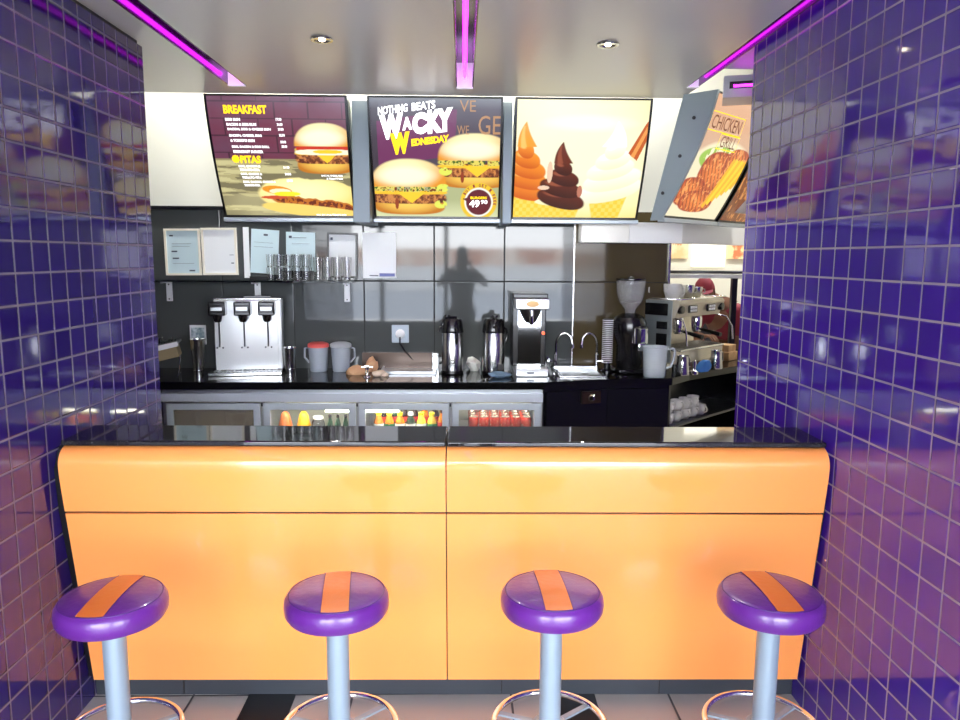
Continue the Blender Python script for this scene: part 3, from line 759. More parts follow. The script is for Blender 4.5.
# second door
def cone_thing(x, m, s_):
    t = thing('squeeze_bottle', (x, 4.60, .500), s_, 'bottle', group='sauce bottles in the second cooler door')
    MB().lathe([(0,0),(.040,0),(.044,.01),(.043,.10),(.030,.15),(.022,.172),(.016,.18),(0,.18)], seg=24).build('body', MATS[m], t)
    MB().lathe([(.030,.148),(.032,.15),(.024,.172),(.010,.186),(0,.188)], seg=20, close=False).build('cap', MATS[m], t)
mat('sauce_orange', (246,130,62), .3); mat('sauce_yellow', (250,184,30), .3)
cone_thing(-1.10, 'sauce_orange', 'orange cone-topped sauce bottle in the second cooler door')
cone_thing(-.985, 'sauce_yellow', 'yellow cone-topped sauce bottle in the second cooler door')
t = thing('glass_jar', (-.895, 4.60, .500), 'clear jar right of the yellow sauce bottle in the second cooler door', 'jar')
MB().lathe([(0,0),(.036,0),(.04,.008),(.04,.12),(.03,.14)], seg=24).build('body', MATS['glass'], t); MB().lathe([(0,.14),(.032,.14),(.032,.155),(0,.155)], seg=24).build('lid', MATS['label_white'], t)
for k in range(3):
    bottle(-.815+.048*k, 4.56, .500, 'bottle_green', 'cap_dark', 0, 'small green bottle with a red label in the second cooler door', 'green bottles in the second cooler door', h=.175, r=.018, label_col='label_red')
t = thing('steel_pot', (-1.40, 4.70, .47), 'round steel pot behind the misted first cooler door', 'pot')
MB().lathe([(0,0),(.085,0),(.095,.01),(.10,.20),(.108,.205),(.10,.21)], seg=32).build('body', MATS['steel'], t); MB().lathe([(.10,.205),(.08,.225),(.02,.235),(.015,.255),(0,.256)], seg=32, close=False).build('lid', MATS['steel'], t)
# cans
mat('can_red', (214,62,34), .22, .45, noise=(60, (240,196,160), .60, .68)); mat('can_top', (205,200,180), .25, .9)
n = 0
for r_ in range(4):
    for k in range(6):
        x = .072+.066*k; y = 4.53+.07*r_; 
        lab = 'red drink can in the fourth cooler door, %s from the left of the front row' % ('first','second','third','fourth','fifth','sixth')[k] if r_ == 0 else 'red drink can behind the front row in the fourth cooler door'
        t = thing('drink_can', (x, y, .560), lab, 'can', group='red cans in the fourth cooler door' if r_ == 0 else 'rear red cans in the fourth cooler door')
        MB().lathe([(0,.003),(.024,0),(.028,.006),(.0305,.014),(.0305,.098),(.027,.108)], seg=24).build('body', MATS['can_red'], t)
        MB().lathe([(.027,.108),(.0275,.111),(.025,.112),(.024,.109),(0,.109)], seg=24, close=False).build('lid', MATS['can_top'], t)
# black cabinet under the sink
c2 = thing('sink_cabinet', (0, 0, 0), 'black cupboard under the sink, right of the bottle cooler', 'cabinet')
MB().prism([(.50,4.47),(.90,4.585),(1.30,4.615),(.965,4.97),(.50,4.97)], .08, (.854), 'Z').build('body', MATS['cabinet_black'], c2)
def front(xa_, ya_, xb_, yb_, z0, z1):
    dx_, dy_ = xb_-xa_, yb_-ya_; L_ = math.hypot(dx_, dy_); nx_, ny_ = dy_/L_, -dx_/L_
    return [(xa_, ya_), (xb_, yb_), (xb_+nx_*.018, yb_+ny_*.018), (xa_+nx_*.018, ya_+ny_*.018)]
MB().prism(front(.51,4.47,.90,4.583,0,0), .10, .835, 'Z', bev=.002).build('door', MATS['cabinet_black'], c2)
MB().prism(front(.905,4.585,1.30,4.617,0,0), .10, .835, 'Z', bev=.002).build('door', MATS['cabinet_black'], c2)
mat('red_reflection', (52,36,32), .35, .5)
MB().prism(front(.735,4.5155,.855,4.550,0,0), .755, .83, 'Z').build('reflection_plate', MATS['red_reflection'], c2)  # thin plate coloured for a reddish reflection on the door
MB().lathe([(0,0),(.018,0),(.022,-.006),(.016,-.014),(0,-.016)], (.80,4.515,.79), 20, 'Y').build('lock', MATS['chrome'], c2)
c3 = thing('corner_cabinet', ang(0,0,0), 'black open cabinet at the right with white mugs on its shelf', 'cabinet', rz=TA)
b = MB(); b.box(.0, .02, .02, .34, .08, (.854)); b.box(1.12, 1.14, .02, .34, .0, (.854)); b.box(.02, 1.12, .32, .34, .08, (.854)); b.box(0, 1.14, .02, .34, .08, .10)
b.build('body', MATS['cabinet_black'], c3)
MB().box(.021, 1.119, .0, .319, .575, .590).build('shelf', MATS['dark_steel'], c3)
MB().cyl((.93,.572,.70), .008, .006, 12, 'Y').build('screw', MATS['chrome'], c3)
# mugs
def mug(loc, label, grp, rz=0):
    t = thing('mug', loc, label, 'mug', rz=rz, group=grp)
    MB().lathe([(0,0),(.026,0),(.030,.004),(.038,.03),(.041,.07),(.0385,.07),(.035,.03),(.026,.007),(0,.006)], seg=28).build('cup', MATS['porcelain'], t)
    MB().tube([(.038,0,.058),(.055,0,.060),(.066,0,.046),(.060,0,.026),(.040,0,.018)], .0045, 8).build('handle', MATS['porcelain'], t)
    return t
m0 = None
for r_ in range(2):
    for k in range(5):
        for l_ in range(2 if (k < 4 and r_ == 0) else 1):
            loc = ang(.075+.104*k+.03*r_, .065+.125*r_, .5905+.0705*l_)
            lab = ('white mug in the top layer on the corner cabinet shelf' if l_ else 'white mug standing on the corner cabinet shelf') if r_ == 0 else 'white mug in the rear row on the corner cabinet shelf'
            gp = 'white mugs on the cabinet shelf, ' + (('upper layer' if l_ else 'lower layer') if r_ == 0 else 'rear row')
            if m0 is None: m0 = mug(loc, lab, gp, TA+4)
            else: again(m0, loc, lab, TA+random.uniform(4.2, 4.7), gp)

# ------------------------------------------------------------ soda dispenser
mat('soda_white', (236,240,242), .22, .25)
s = thing('soda_dispenser', (-1.350, 4.68, WT), 'white and steel soft drink dispenser with three black valves', 'dispenser', rz=.16)
b = MB(); b.box(-.20, .215, .085, .25, .02, .47, bev=.01); b.build('body', MATS['soda_white'], s)
MB().box(-.195, .19, .074, .084, .024, .40, bev=.003).build('splash_panel', MATS['soda_white'], s)
MB().box(-.23, .215, -.03, .084, .0, .022, bev=.004).build('drip_tray', MATS['steel'], s)
b = MB()
for k in range(17): b.box(-.20+.0235*k, -.192+.0235*k, -.02, .070, .0225, .026)
tag(b.build('drip_grille', MATS['dark_steel'], s))
MB().box(-.20, .215, .09, .24, .47, .478, bev=.002).build('top_cover', MATS['steel'], s)
MB().box(-.02, .15, .12, .23, .478, .492, bev=.003).build('lid_handle', MATS['black_plastic'], s)
for k, x in enumerate((-.165, -.015, .130)):
    v = MB(); v.box(x-.050, x+.050, -.02, .083, .375, .462, bev=.008); v.box(x-.042, x+.042, -.028, -.018, .395, .442, bev=.004)
    vv = v.build('valve', MATS['black_plastic'], s)
    MB().box(x-.034, x+.034, -.032, -.027, .408, .430, bev=.002).build('valve_badge', MATS['steel_satin'], vv)
    MB().lathe([(0,.335),(.018,.335),(.024,.345),(.030,.378),(0,.378)], (x,.02,0), 20).build('nozzle', MATS['black_plastic'], vv)
    MB().tube([(x,.052,.375),(x,.058,.30),(x,.062,.20),(x,.052,.175)], .004, 8).build('lever', MATS['dark_steel'], vv)
    for q in (-.018, .018): MB().cyl((x+q,.066,.168), .006, .009, 12, 'Y').build('button', MATS['dark_steel'], vv)

# steel cups
def shaker(x, y, h, r0, r1, label):
    t = thing('steel_cup', (x, y, WT), label, 'cup', group='tall steel milkshake cups')
    MB().lathe([(0,0),(r0,0),(r0+.001,.008),(r1,h-.008),(r1+.003,h-.004),(r1+.002,h),(r1-.002,h),(r0-.002,.01),(0,.01)], seg=36).build('body', MATS['steel'], t)
    MB().lathe([(r0+.002,.02),(r0+.0035,.023),(r0+.003,.028)], seg=36, close=False).build('rib', MATS['chrome'], t)
shaker(-1.668, 4.73, .225, .030, .046, 'tall steel milkshake cup left of the drink dispenser')
shaker(-1.108, 4.80, .165, .030, .041, 'steel milkshake cup standing right of the drink dispenser')
t = thing('sign_card', (-1.735, 4.93, WT), 'small pale picture card behind the left steel cup', 'card')
MB().box(-.05, .055, 0, .006, .165, .292).build('card', MATS['paper'], t)
MB().box(-.04, .045, -.002, .0, .185, .275).build('print', mat('card_print', (128,150,160), .4, noise=(22,(210,220,224),.45,.6)), t)
MB().box(-.003, .003, .006, .012, 0, .2).build('stand', MATS['steel'], t)
# wire rack holding a box at the far left
t = thing('straw_holder', (-1.850, 4.66, WT), 'dark box of straws tilted on a wire stand at the left wall', 'holder', rz=.25)
b = MB(); b.box(-.085, .085, -.06, .10, .105, .185, bev=.004, rot=Matrix.Rotation(-.22, 4, 'Y')); b.build('box', mat('box_brown', (150,130,92), .5), t)
b = MB(); b.box(-.10, .095, -.09, .10, .186, .20, bev=.003, rot=Matrix.Rotation(-.22, 4, 'Y')); b.build('lid', MATS['dark_steel'], t)
b = MB(); b.box(-.098, .093, -.095, -.086, .172, .202, rot=Matrix.Rotation(-.22, 4, 'Y')); b.build('rim', MATS['white_plastic'], t)
b = MB()
for x in (-.07, .08):
    b.tube([(x, -.08, 0.003), (x+.01, -.07, .05), (x+.015, -.05, .12)], .003, 6); b.tube([(x, .09, 0.003), (x, .08, .12)], .003, 6)
    b.tube([(x, -.08, .003), (x, .09, .003)], .003, 6)
b.build('wire_stand', MATS['chrome'], t)
b = MB()
for k in range(9): b.tube([(-.06+.014*k, .02+.01*(k % 3), .19), (-.055+.015*k, .03, .222+.006*(k % 4))], .0035, 6)
b.build('straws', MATS['black_plastic'], t)
t = thing('white_cup', (-2.06, 4.66, WT), 'pale plastic cup partly hidden by the left tiled wall', 'cup')
MB().lathe([(0,0),(.04,0),(.05,.2),(.046,.2),(.037,.006),(0,.006)], seg=28).build('body', MATS['white_plastic'], t)
# plastic jugs
mat('jug_plastic', (214,224,234), .25, alpha=.42); mat('lid_red', (232,96,92), .4); mat('lid_clear', (214,220,224), .35, trans=.3)
def jug(x, y, lid, label):
    t = thing('plastic_jug', (x, y, WT), label, 'jug', group='plastic jugs on the worktop')
    MB().lathe([(0,0),(.052,0),(.056,.006),(.066,.165),(.064,.168),(.061,.16),(.051,.010),(0,.010)], seg=40).build('body', MATS['jug_plastic'], t)
    MB().lathe([(.0,.19),(.045,.19),(.064,.183),(.069,.176),(.069,.160),(.066,.158)], seg=40, close=False).build('lid', MATS[lid], t)
    MB().tube([(-.062,0,.155),(-.088,0,.150),(-.090,0,.09),(-.058,0,.055)] if lid == 'lid_red' else [(.062,0,.155),(.088,0,.150),(.090,0,.09),(.058,0,.055)], .007, 10).build('handle', MATS['jug_plastic'], t)
jug(-.935, 4.86, 'lid_red', 'translucent plastic jug with a red lid'); jug(-.790, 4.865, 'lid_clear', 'translucent plastic jug with a clear lid')
# crumpled paper and tap
def crumple(name, loc, sc_, m, label, cat, seed, n=2):
    b = bmesh.new(); bmesh.ops.create_icosphere(b, subdivisions=n, radius=1)
    rs = random.Random(seed)
    dirs = [(Vector((rs.gauss(0,1), rs.gauss(0,1), rs.gauss(0,1))).normalized(), rs.uniform(-.35,.35)) for _ in range(26)]
    for v in b.verts:
        d = v.co.normalized(); k = 1+sum(a*max(0, d.dot(q)-.55)*2.2 for q, a in dirs); v.co = d*k
        v.co.z = max(v.co.z, -.45)
    for v in b.verts: v.co = Vector((v.co.x*sc_[0], v.co.y*sc_[1], (v.co.z+.45)*sc_[2]))
    m_ = MB(); m_.merge(b); o = m_.build(name, MATS[m], ang=12, smooth=True); o.location = loc
    return tag(o, label, cat)
mat('kraft', (206,160,120), .7); mat('napkin', (228,206,182), .7); mat('cloth_blue', (104,132,156), .85); mat('cloth_bright', (60,120,190), .8)
crumple('paper_bag', (-.665, 4.74, WT), (.07,.045,.040), 'kraft', 'crumpled brown paper bag beside the clear-lidded jug', 'paper', 3)
crumple('paper_napkin', (-.515, 4.66, WT), (.045,.035,.028), 'napkin', 'crumpled pale napkin right of the small tap', 'paper', 5)
crumple('paper_wrap', (-.59, 4.83, WT), (.045,.035,.072), 'kraft', 'upright crumpled brown wrapper behind the small tap', 'paper', 9)
crumple('dish_cloth', (.235, 4.625, WT), (.070,.042,.028), 'cloth_blue', 'grey-blue cloth crumpled in front of the second coffee flask', 'cloth', 12)
t = thing('small_tap', (-.590, 4.62, WT), 'small chrome tap standing on the worktop between crumpled papers', 'tap')
MB().lathe([(0,0),(.026,0),(.022,.008),(.010,.014),(.010,.045),(.014,.05),(.014,.062),(.006,.070),(0,.070)], seg=20).build('body', MATS['chrome'], t)
MB().tube([(-.034,0,.062),(0,0,.068),(.034,0,.062)], .006, 10).build('handle', MATS['chrome'], t)
MB().tube([(0,-.005,.04),(0,-.04,.045),(0,-.055,.03)], .006, 10).build('spout', MATS['chrome'], t)
# low steel tray against the back wall
t = thing('steel_drip_sink', (-.405, 4.86, WT), 'low steel drip tray against the back wall under the socket', 'tray')
b = MB(); b.box(-.12, .24, -.12, .10, 0, .006, bev=.001); b.box(-.12, -.112, -.12, .10, .006, .02); b.box(.232, .24, -.12, .10, .006, .02); b.box(-.12, .24, -.12, -.112, .006, .016)
b.build('basin', MATS['steel_satin'], t)
MB().box(-.26, .205, .10, .112, 0, .11, bev=.001).build('upstand', mat('brown_steel', (104,90,82), .25, .6), t)
MB().box(.207, .248, .10, .112, 0, .108, bev=.001).build('end_plate', MATS['steel'], t)
# socket with plug and cable
t = thing('wall_socket', (-.412, 4.999, 1.133), 'white wall socket with a plug in it between the certificates and the flasks', 'socket')
MB().box(-.057, .057, -.012, 0, -.060, .060, bev=.004).build('plate', mat('socket_grey', (176,190,202), .4), t)
MB().lathe([(0,0),(.032,0),(.032,-.008),(.026,-.03),(.012,-.036),(0,-.036)], (0,-.010,.0), 24, 'Y').build('plug', MATS['white_plastic'], t)
MB().tube([(0,-.04,-.015),(.0,-.045,-.06),(.03,-.04,-.11),(.08,-.035,-.165),(.16,-.03,-.19),(.26,-.03,-.195),(.33,-.03,-.20)], .005, 8).build('cable', MATS['black_plastic'], t)
# airpots
def airpot(x, y, label, rz, lever_up=False):
    t = thing('coffee_flask', (x, y, WT), label, 'flask', rz=rz, group='steel pump flasks')
    MB().lathe([(0,0),(.069,0),(.073,.006),(.0725,.020),(.069,.022),(0,.022)], seg=40).build('base', MATS['black_plastic'], t)
    MB().lathe([(.069,.021),(.070,.03),(.070,.268),(.067,.274)], seg=48, close=False).build('body', MATS['steel'], t)
    MB().lathe([(.072,.266),(.0735,.272),(.070,.292),(.064,.340),(.056,.354),(.030,.358),(0,.358)], seg=40, close=False).build('head', MATS['black_plastic'], t)
    b = MB(); b.box(-.018, .018, -.075, -.045, .298, .330, bev=.006); b.tube([(0,-.06,.305),(0,-.085,.300),(0,-.095,.275)], .009, 12)
    b.build('spout', MATS['black_plastic'], t)
    b = MB()
    b.box(-.014, .014, -.06, .03, .356, .370, bev=.005)
    b.lathe([(0,.366),(.02,.366),(.018,.378),(0,.38)], (0,-.035,0), 16); b.build('pump_lever', MATS['black_plastic'], t)
    MB().tube([(.062,0,.30),(.085,0,.285),(.092,0,.24),(.082,0,.205),(.064,0,.195)], .007, 10).build('handle', MATS['black_plastic'], t)
airpot(-.062, 4.785, 'steel pump coffee flask with black head, left of the pair', -1.2)
airpot(.202, 4.785, 'steel pump coffee flask with black head, right of the pair', .2)
crumple('paper_stack', (.070, 4.90, WT), (.045,.05,.05), 'label_white', 'small pale packet between the two coffee flasks', 'packet', 31)
# brewer
t = thing('coffee_brewer', (.432, 4.64, WT), 'tall steel and black filter coffee brewer with an oval badge', 'coffee maker')
MB().box(-.092, .112, .0, .34, .0, .05, bev=.006).build('base', MATS['soda_white'], t)
MB().box(-.11, .105, .12, .34, .05, .50, bev=.006).build('column', MATS['black_plastic'], t)
MB().box(-.075, .072, .112, .122, .052, .41).build('front_panel', MATS['chrome'], t)
MB().box(-.10, .112, -.01, .33, .425, .49, bev=.006).build('top_head', MATS['soda_white'], t)
MB().box(-.112, .108, .05, .345, .49, .52, bev=.006).build('top_cover', MATS['black_plastic'], t)
MB().lathe([(0,-.0),(.04,-.0),(.038,-.004),(0,-.005)], (.006,-.010,.458), 32, 'Y', sx=1, sy=.5).build('oval_badge', mat('badge_gold', (150,120,80), .35, .6), t)
MB().lathe([(0,.338),(.03,.338),(.042,.36),(.062,.40),(.066,.426),(0,.426)], (0,.05,0), 32).build('filter_basket', MATS['dark_steel'], t)
MB().lathe([(0,.33),(.014,.33),(.016,.345),(.016,.42),(0,.42)], (0,-.012,0), 20).build('basket_handle', MATS['chrome'], t)
mat('indicator_red', (230,80,40), .3, emit=(255,90,40), es=1.5)
MB().cyl((.088,.105,.265), .010, .02, 14, 'Y').build('switch_lamp', MATS['indicator_red'], t)
MB().box(-.022, .022, -.004, .002, .018, .030, bev=.001).build('drawer_pull', MATS['dark_steel'], t)
# sink and faucets
t = thing('hand_sink', (.80, 4.78, WT), 'small stainless sink set in the worktop with a raised rim', 'sink')
b = MB(); b.box(-.19, .105, -.17, -.15, 0, .010, bev=.003); b.box(-.19, .105, .14, .16, 0, .03, bev=.003); b.box(-.19, -.17, -.15, .14, 0, .010); b.box(.085, .105, -.15, .14, 0, .010)
b.build('rim', MATS['steel'], t); MB().box(-.17, .085, -.15, .14, .0, .002).build('basin', MATS['steel_satin'], t)
MB().lathe([(0,.002),(.02,.002),(.022,.004),(.018,.005),(0,.004)], seg=20).build('drain', MATS['chrome'], t)
def faucet(x, s_, label):
    t = thing('faucet', (x, 4.965, WT), label, 'tap', group='curved chrome taps at the sink')
    MB().lathe([(0,0),(.022,0),(.02,.01),(.012,.016),(.012,.09),(.016,.10),(.010,.115),(0,.115)], seg=20).build('body', MATS['chrome'], t)
    pts = [(0,0,.10),(0,0,.17)]+[(s_*(.055-.055*math.cos(a)), -.02*math.sin(a/2), .17+.075*math.sin(a)) for a in [PI*k/10 for k in range(1,9)]]+[(s_*.108,-.03,.165)]
    MB().tube(pts, .0085, 12).build('spout', MATS['chrome'], t)
    MB().cyl((s_*.108,-.03,.148), .012, .022, 14).build('nozzle', MATS['chrome'], t)
    b = MB(); b.tube([(0,0,.055),(-s_*.05,-.01,.058)], .007, 10); b.lathe([(0,0),(.014,0),(.018,-.012),(.010,-.02),(0,-.02)], (-s_*.055,.004,.058), 14, 'Y'); b.tube([(-s_*.055,-.01,.03),(-s_*.055,-.01,.088)], .005, 8)
    b.build('handle', MATS['chrome'], t)
faucet(.63, 1, 'curved chrome tap at the left end of the sink, spout turned right'); faucet(.905, -1, 'curved chrome tap at the right end of the sink, spout turned left')
t = thing('tap_hose', (.60, 4.80, WT), 'dark knotted hose fitting beside the brewer and the left tap', 'hose')
MB().tube([(.02*math.cos(a*1.1)*(1+.4*math.sin(a*2)), .02*math.sin(a*.9), .008+.010*a) for a in [k*.5 for k in range(16)]], .006, 8).build('hose', MATS['dark_steel'], t)
# stack of lids
t = thing('lid_dispenser', (.955, 4.86, WT), 'tall stack of white cup lids on a dark stand, right of the sink taps', 'lids')
MB().lathe([(0,0),(.045,0),(.045,.01),(.02,.02),(.02,.06),(0,.06)], seg=24).build('stand', MATS['black_plastic'], t)
b = MB()
for k in range(23): b.lathe([(.030,.062+.0125*k),(.036,.063+.0125*k),(.036,.067+.0125*k),(.030,.069+.0125*k)], seg=24, close=False)
b.build('lids', MATS['white_plastic'], t)
MB().cyl((0,0,.06), .031, .29, 20).build('core', MATS['black_matt'], t)

# ------------------------------------------------------------ grinder
t = thing('coffee_grinder', (1.105, 4.85, WT), 'black coffee grinder with a clear bean hopper, left of the espresso machine', 'grinder', rz=.1)
MB().box(-.10, .10, -.10, .12, 0, .03, bev=.008).build('base', MATS['black_plastic'], t)
MB().lathe([(0,.03),(.075,.03),(.085,.06),(.082,.18),(.105,.25),(.112,.32),(.095,.36),(.05,.385),(0,.39)], (0,.03,0), 36).build('body', MATS['black_plastic'], t)
MB().lathe([(.050,-.05),(.056,-.045),(.056,.05),(.05,.055)], (.04,-.06,.245), 32, 'Z').build('dosing_chamber', MATS['chrome'], t)
MB().lathe([(0,.05),(.055,.05),(.05,.062),(0,.066)], (.04,-.06,.245), 28).build('chamber_lid', MATS['black_plastic'], t)
MB().box(.015, .065, -.115, -.065, .15, .20, bev=.008).build('dosing_spout', MATS['chrome'], t)
mat('hopper', (206,206,204), .06, alpha=.24)
MB().lathe([(.034,.385),(.036,.41),(.075,.46),(.092,.52),(.096,.60),(.092,.60),(.088,.52),(.071,.464),(.032,.412),(.030,.385)], (0,.03,0), 40, close=False).build('hopper', MATS['hopper'], t)
MB().lathe([(0,.39),(.028,.39),(.030,.412),(.062,.452),(.066,.458),(0,.47)], (0,.03,0), 28).build('beans', mat('beans', (70,38,22), .5, bump=((90,90,90), .8)), t)
MB().lathe([(0,.604),(.098,.604),(.098,.612),(.02,.618),(.012,.626),(0,.626)], (0,.03,0), 36).build('hopper_lid', MATS['black_plastic'], t)

# ------------------------------------------------------------ espresso machine (front left foot at its origin)
mat('machine_side', (150,158,158), .3, .6); mat('machine_cream', (216,208,188), .25, .45)
EO = ang(.24, .10, WT)
t = thing('espresso_machine', (1.415, 4.83, WT), 'large steel espresso machine with two groups on the angled worktop', 'espresso machine', rz=TA)
W_ = .62
def leg(x, y): MB().cyl((x, y, 0), .018, .05, 16, bev=.003).build('foot', MATS['black_plastic'], t)
for x, y in ((.05,.05),(W_-.05,.05),(.05,.32),(W_-.05,.32)): leg(x, y)
MB().box(0, W_, 0, .37, .05, .135, bev=.006).build('base', MATS['machine_cream'], t)
MB().box(.01, W_-.01, -.015, .20, .135, .150, bev=.003).build('drip_tray', MATS['steel'], t)
b = MB()
for k in range(25): b.box(.03+.023*k, .042+.023*k, -.005, .19, .150, .154)
b.build('drip_grille', MATS['dark_steel'], t)
MB().box(.02, W_-.02, .22, .37, .135, .36).build('back_panel', MATS['machine_cream'], t)
MB().prism([(.04,.355),(.37,.355),(.37,.475),(.02,.475),(.0,.45)], 0.0, W_, 'X', bev=.003).build('upper_body', MATS['machine_cream'], t)
mb = MB(); mb.box(-.012, -.001, .05, .37, .06, .47, bev=.004); mb.build('side_panel', MATS['machine_side'], t)
for q_ in ((.08,.16,.28,.33),(.08,.16,.17,.25),(.08,.32,.37,.45)): MB().box(-.015, -.0115, *q_).build('side_vent', MATS['black_plastic'], t)
mb = MB(); mb.tube([(0,0,.478),(W_,0,.478)], .006, 8); mb.tube([(0,0,.478),(0,.36,.478)], .006, 8); mb.tube([(W_,0,.478),(W_,.36,.478)], .006, 8); mb.tube([(0,.36,.478),(W_,.36,.478)], .006, 8)
mb.build('cup_rail', MATS['chrome'], t)
for k, x in enumerate((.18, .43)):
    p = MB(); p.box(x-.055, x+.055, .0, .012, .385, .435, bev=.003); pk = p.build('button_pad', MATS['black_plastic'], t)
    b = MB()
    for q in range(3):
        for r_ in range(2): b.box(x-.042+.03*q, x-.020+.03*q, -.004, .002, .392+.021*r_, .408+.021*r_)
    b.build('button', MATS['white_plastic'], pk)
    g_ = MB(); g_.lathe([(0,.27),(.035,.27),(.038,.28),(.038,.33),(.03,.356),(0,.356)], (x,.11,0), 28); g_.build('group_head', MATS['chrome'], t)
    pf = MB(); pf.lathe([(0,.235),(.028,.235),(.034,.245),(.034,.27),(0,.27)], (x,.11,0), 24); pfo = pf.build('portafilter', MATS['chrome'], t)
    MB().tube([(x,.08,.255),(x-.03,-.01,.245),(x-.05,-.10,.232)], [.009,.013,.015], 12).build('portafilter_handle', MATS['black_plastic'], pfo)
for x in (.035, W_-.035):
    MB().lathe([(0,0),(.026,0),(.028,-.01),(.024,-.035),(0,-.037)], (x,.03,.41), 20, 'Y').build('steam_knob', MATS['black_plastic'], t)
    MB().tube([(x,.06,.36),(x-.02 if x < .3 else x+.03,-.02,.34),(x-.03 if x < .3 else x+.06,-.05,.27),(x-.03 if x < .3 else x+.06,-.06,.18)], .0055, 10).build('steam_wand', MATS['chrome'], t)
MB().lathe([(0,0),(.022,0),(.022,-.006),(0,-.007)], (.34,.219,.24), 20, 'Y').build('gauge', MATS['black_plastic'], t)
def eang(x, y, z): return (1.415+x*math.cos(TA)-y*math.sin(TA), 4.83+x*math.sin(TA)+y*math.cos(TA), z)
CT = WT+.476
# cups on the warming deck
def cup(loc, label, m='porcelain', r=.043, h=.085, handle=True, rz=0):
    q = thing('coffee_cup', loc, label, 'cup', rz=rz, group='cups on top of the espresso machine')
    MB().lathe([(0,0),(r*.62,0),(r*.7,.004),(r*.95,h*.5),(r,h),(r-.003,h),(r*.9,h*.5),(r*.6,.006),(0,.006)], seg=28).build('cup', MATS[m], q)
    if handle: MB().tube([(r*.9,0,h*.8),(r*1.35,0,h*.78),(r*1.45,0,h*.5),(r*.85,0,h*.3)], .004, 8).build('handle', MATS[m], q)
cup(eang(.07,.255,CT), 'white cup on the espresso machine, at its left back corner', r=.055, h=.095, rz=4.2)
cup(eang(.07,.10,CT), 'broad white cup on the espresso machine, nearest its left front corner', r=.060, h=.10, rz=3.9)
cup(eang(.20,.13,CT), 'second white cup from the left on the espresso machine front row', r=.052, h=.09, rz=5)
cup(eang(.33,.13,CT), 'steel cup in the middle of the espresso machine top', 'steel', r=.045, h=.085)
cup(eang(.45,.13,CT), 'small steel cup right of the middle on the espresso machine top', 'steel', r=.040, h=.07)
cup(eang(.23,.265,CT), 'white cup in the back row on the espresso machine', r=.05, h=.09, rz=1)
cup(eang(.53,.27,CT), 'small glass cup at the right back of the espresso machine', 'glass', r=.035, h=.08, handle=False)
# milk jug
mat('milk', (244,246,232), .35)
t = thing('milk_jug', (1.222, 4.672, WT), 'clear plastic measuring jug half full of milk on the worktop', 'jug')
MB().lathe([(0,0),(.066,0),(.070,.006),(.078,.185),(.083,.192),(.080,.193),(.075,.186),(.066,.010),(0,.008)], seg=44).build('body', MATS['jug_plastic'], t)
MB().lathe([(0,.009),(.0645,.011),(.0695,.09),(0,.09)], seg=40).build('milk', MATS['milk'], t)
MB().tube([(.072,0,.172),(.115,0,.180),(.128,0,.160),(.120,0,.10),(.102,0,.062),(.070,0,.050)], .008, 12).build('handle', MATS['jug_plastic'], t)
def pitcher(x, y, label, h=.125, r=.043):
    t = thing('milk_pitcher', (x, y, WT), label, 'pitcher', rz=.6, group='small steel milk pitchers')
    MB().lathe([(0,0),(r,0),(r+.003,.01),(r*.86,h*.7),(r*.82,h*.9),(r*.9,h),(r*.86,h),(r*.78,h*.88),(r*.95,.01),(0,.008)], seg=32).build('body', MATS['steel'], t)
    MB().tube([(r*.85,0,h*.9),(r*1.6,0,h*.85),(r*1.7,0,h*.4),(r,0,h*.2)], .004, 8).build('handle', MATS['steel'], t)
pitcher(1.42, 4.735, 'small steel pitcher right of the milk jug'); pitcher(1.735, 5.02, 'small steel pitcher at the right front of the espresso machine')
t = thing('coffee_tamper', (1.505, 4.765, WT), 'short chrome coffee tamper standing beside the small pitcher', 'tamper')
MB().lathe([(0,0),(.028,0),(.029,.004),(.028,.02),(.012,.028),(.009,.045),(.015,.065),(.014,.085),(0,.092)], seg=24).build('body', MATS['chrome'], t)
crumple('blue_cloth', (1.600, 4.875, WT), (.055,.035,.045), 'cloth_bright', 'bright blue cloth on the worktop below the espresso machine', 'cloth', 21)
t = thing('wooden_box', ang(1.04,.12,WT), 'pale wooden box at the right end of the angled worktop', 'box', rz=TA)
mat('wood', (206,164,112), .5, noise=(12,(180,134,84),.4,.6)); MB().box(-.05, .09, 0, .12, 0, .065, bev=.004).build('box', MATS['wood'], t)
MB().box(-.035, .08, .01, .11, .0655, .115, bev=.004).build('lid', MATS['wood'], t)

# ------------------------------------------------------------ wall shelf with glasses, certificates
t = thing('wall_shelf', (0, 0, 0), 'thin dark glass wall shelf on three white brackets, left half of the back wall', 'shelf')
mat('dark_glass', (40,48,48), .04, trans=.4)
MB().box(-2.2, -.70, 4.80, 4.999, 1.478, 1.488).build('board', MATS['dark_glass'], t)
for x in (-1.927, -1.349, -.761):
    b = MB(); b.box(x-.019, x+.019, 4.985, 4.999, 1.345, 1.477, bev=.003); b.box(x-.006, x+.006, 4.86, 4.985, 1.466, 1.4775, bev=.001); br = b.build('bracket', MATS['white_plastic'], t)
    for z in (1.36, 1.455): MB().cyl((x, 4.981, z), .005, .004, 10, 'Y').build('screw', MATS['dark_steel'], br)
def glass_(x, y, z, h, r, label, grp, proto=[None, None]):
    k = 0 if h < .1 else 1
    if proto[k] is None:
        q = thing('drinking_glass', (x, y, z), label, 'glass', group=grp)
        MB().lathe([(0,0),(r*.78,0),(r*.80,.004),(r,h),(r-.002,h),(r*.76,.010),(0,.008)], seg=20).build('glass', MATS['glass'], q); proto[k] = q
    else: again(proto[k], (x, y, z), label, None, grp)
G1 = 'short glasses stacked in two tiers on the wall shelf'
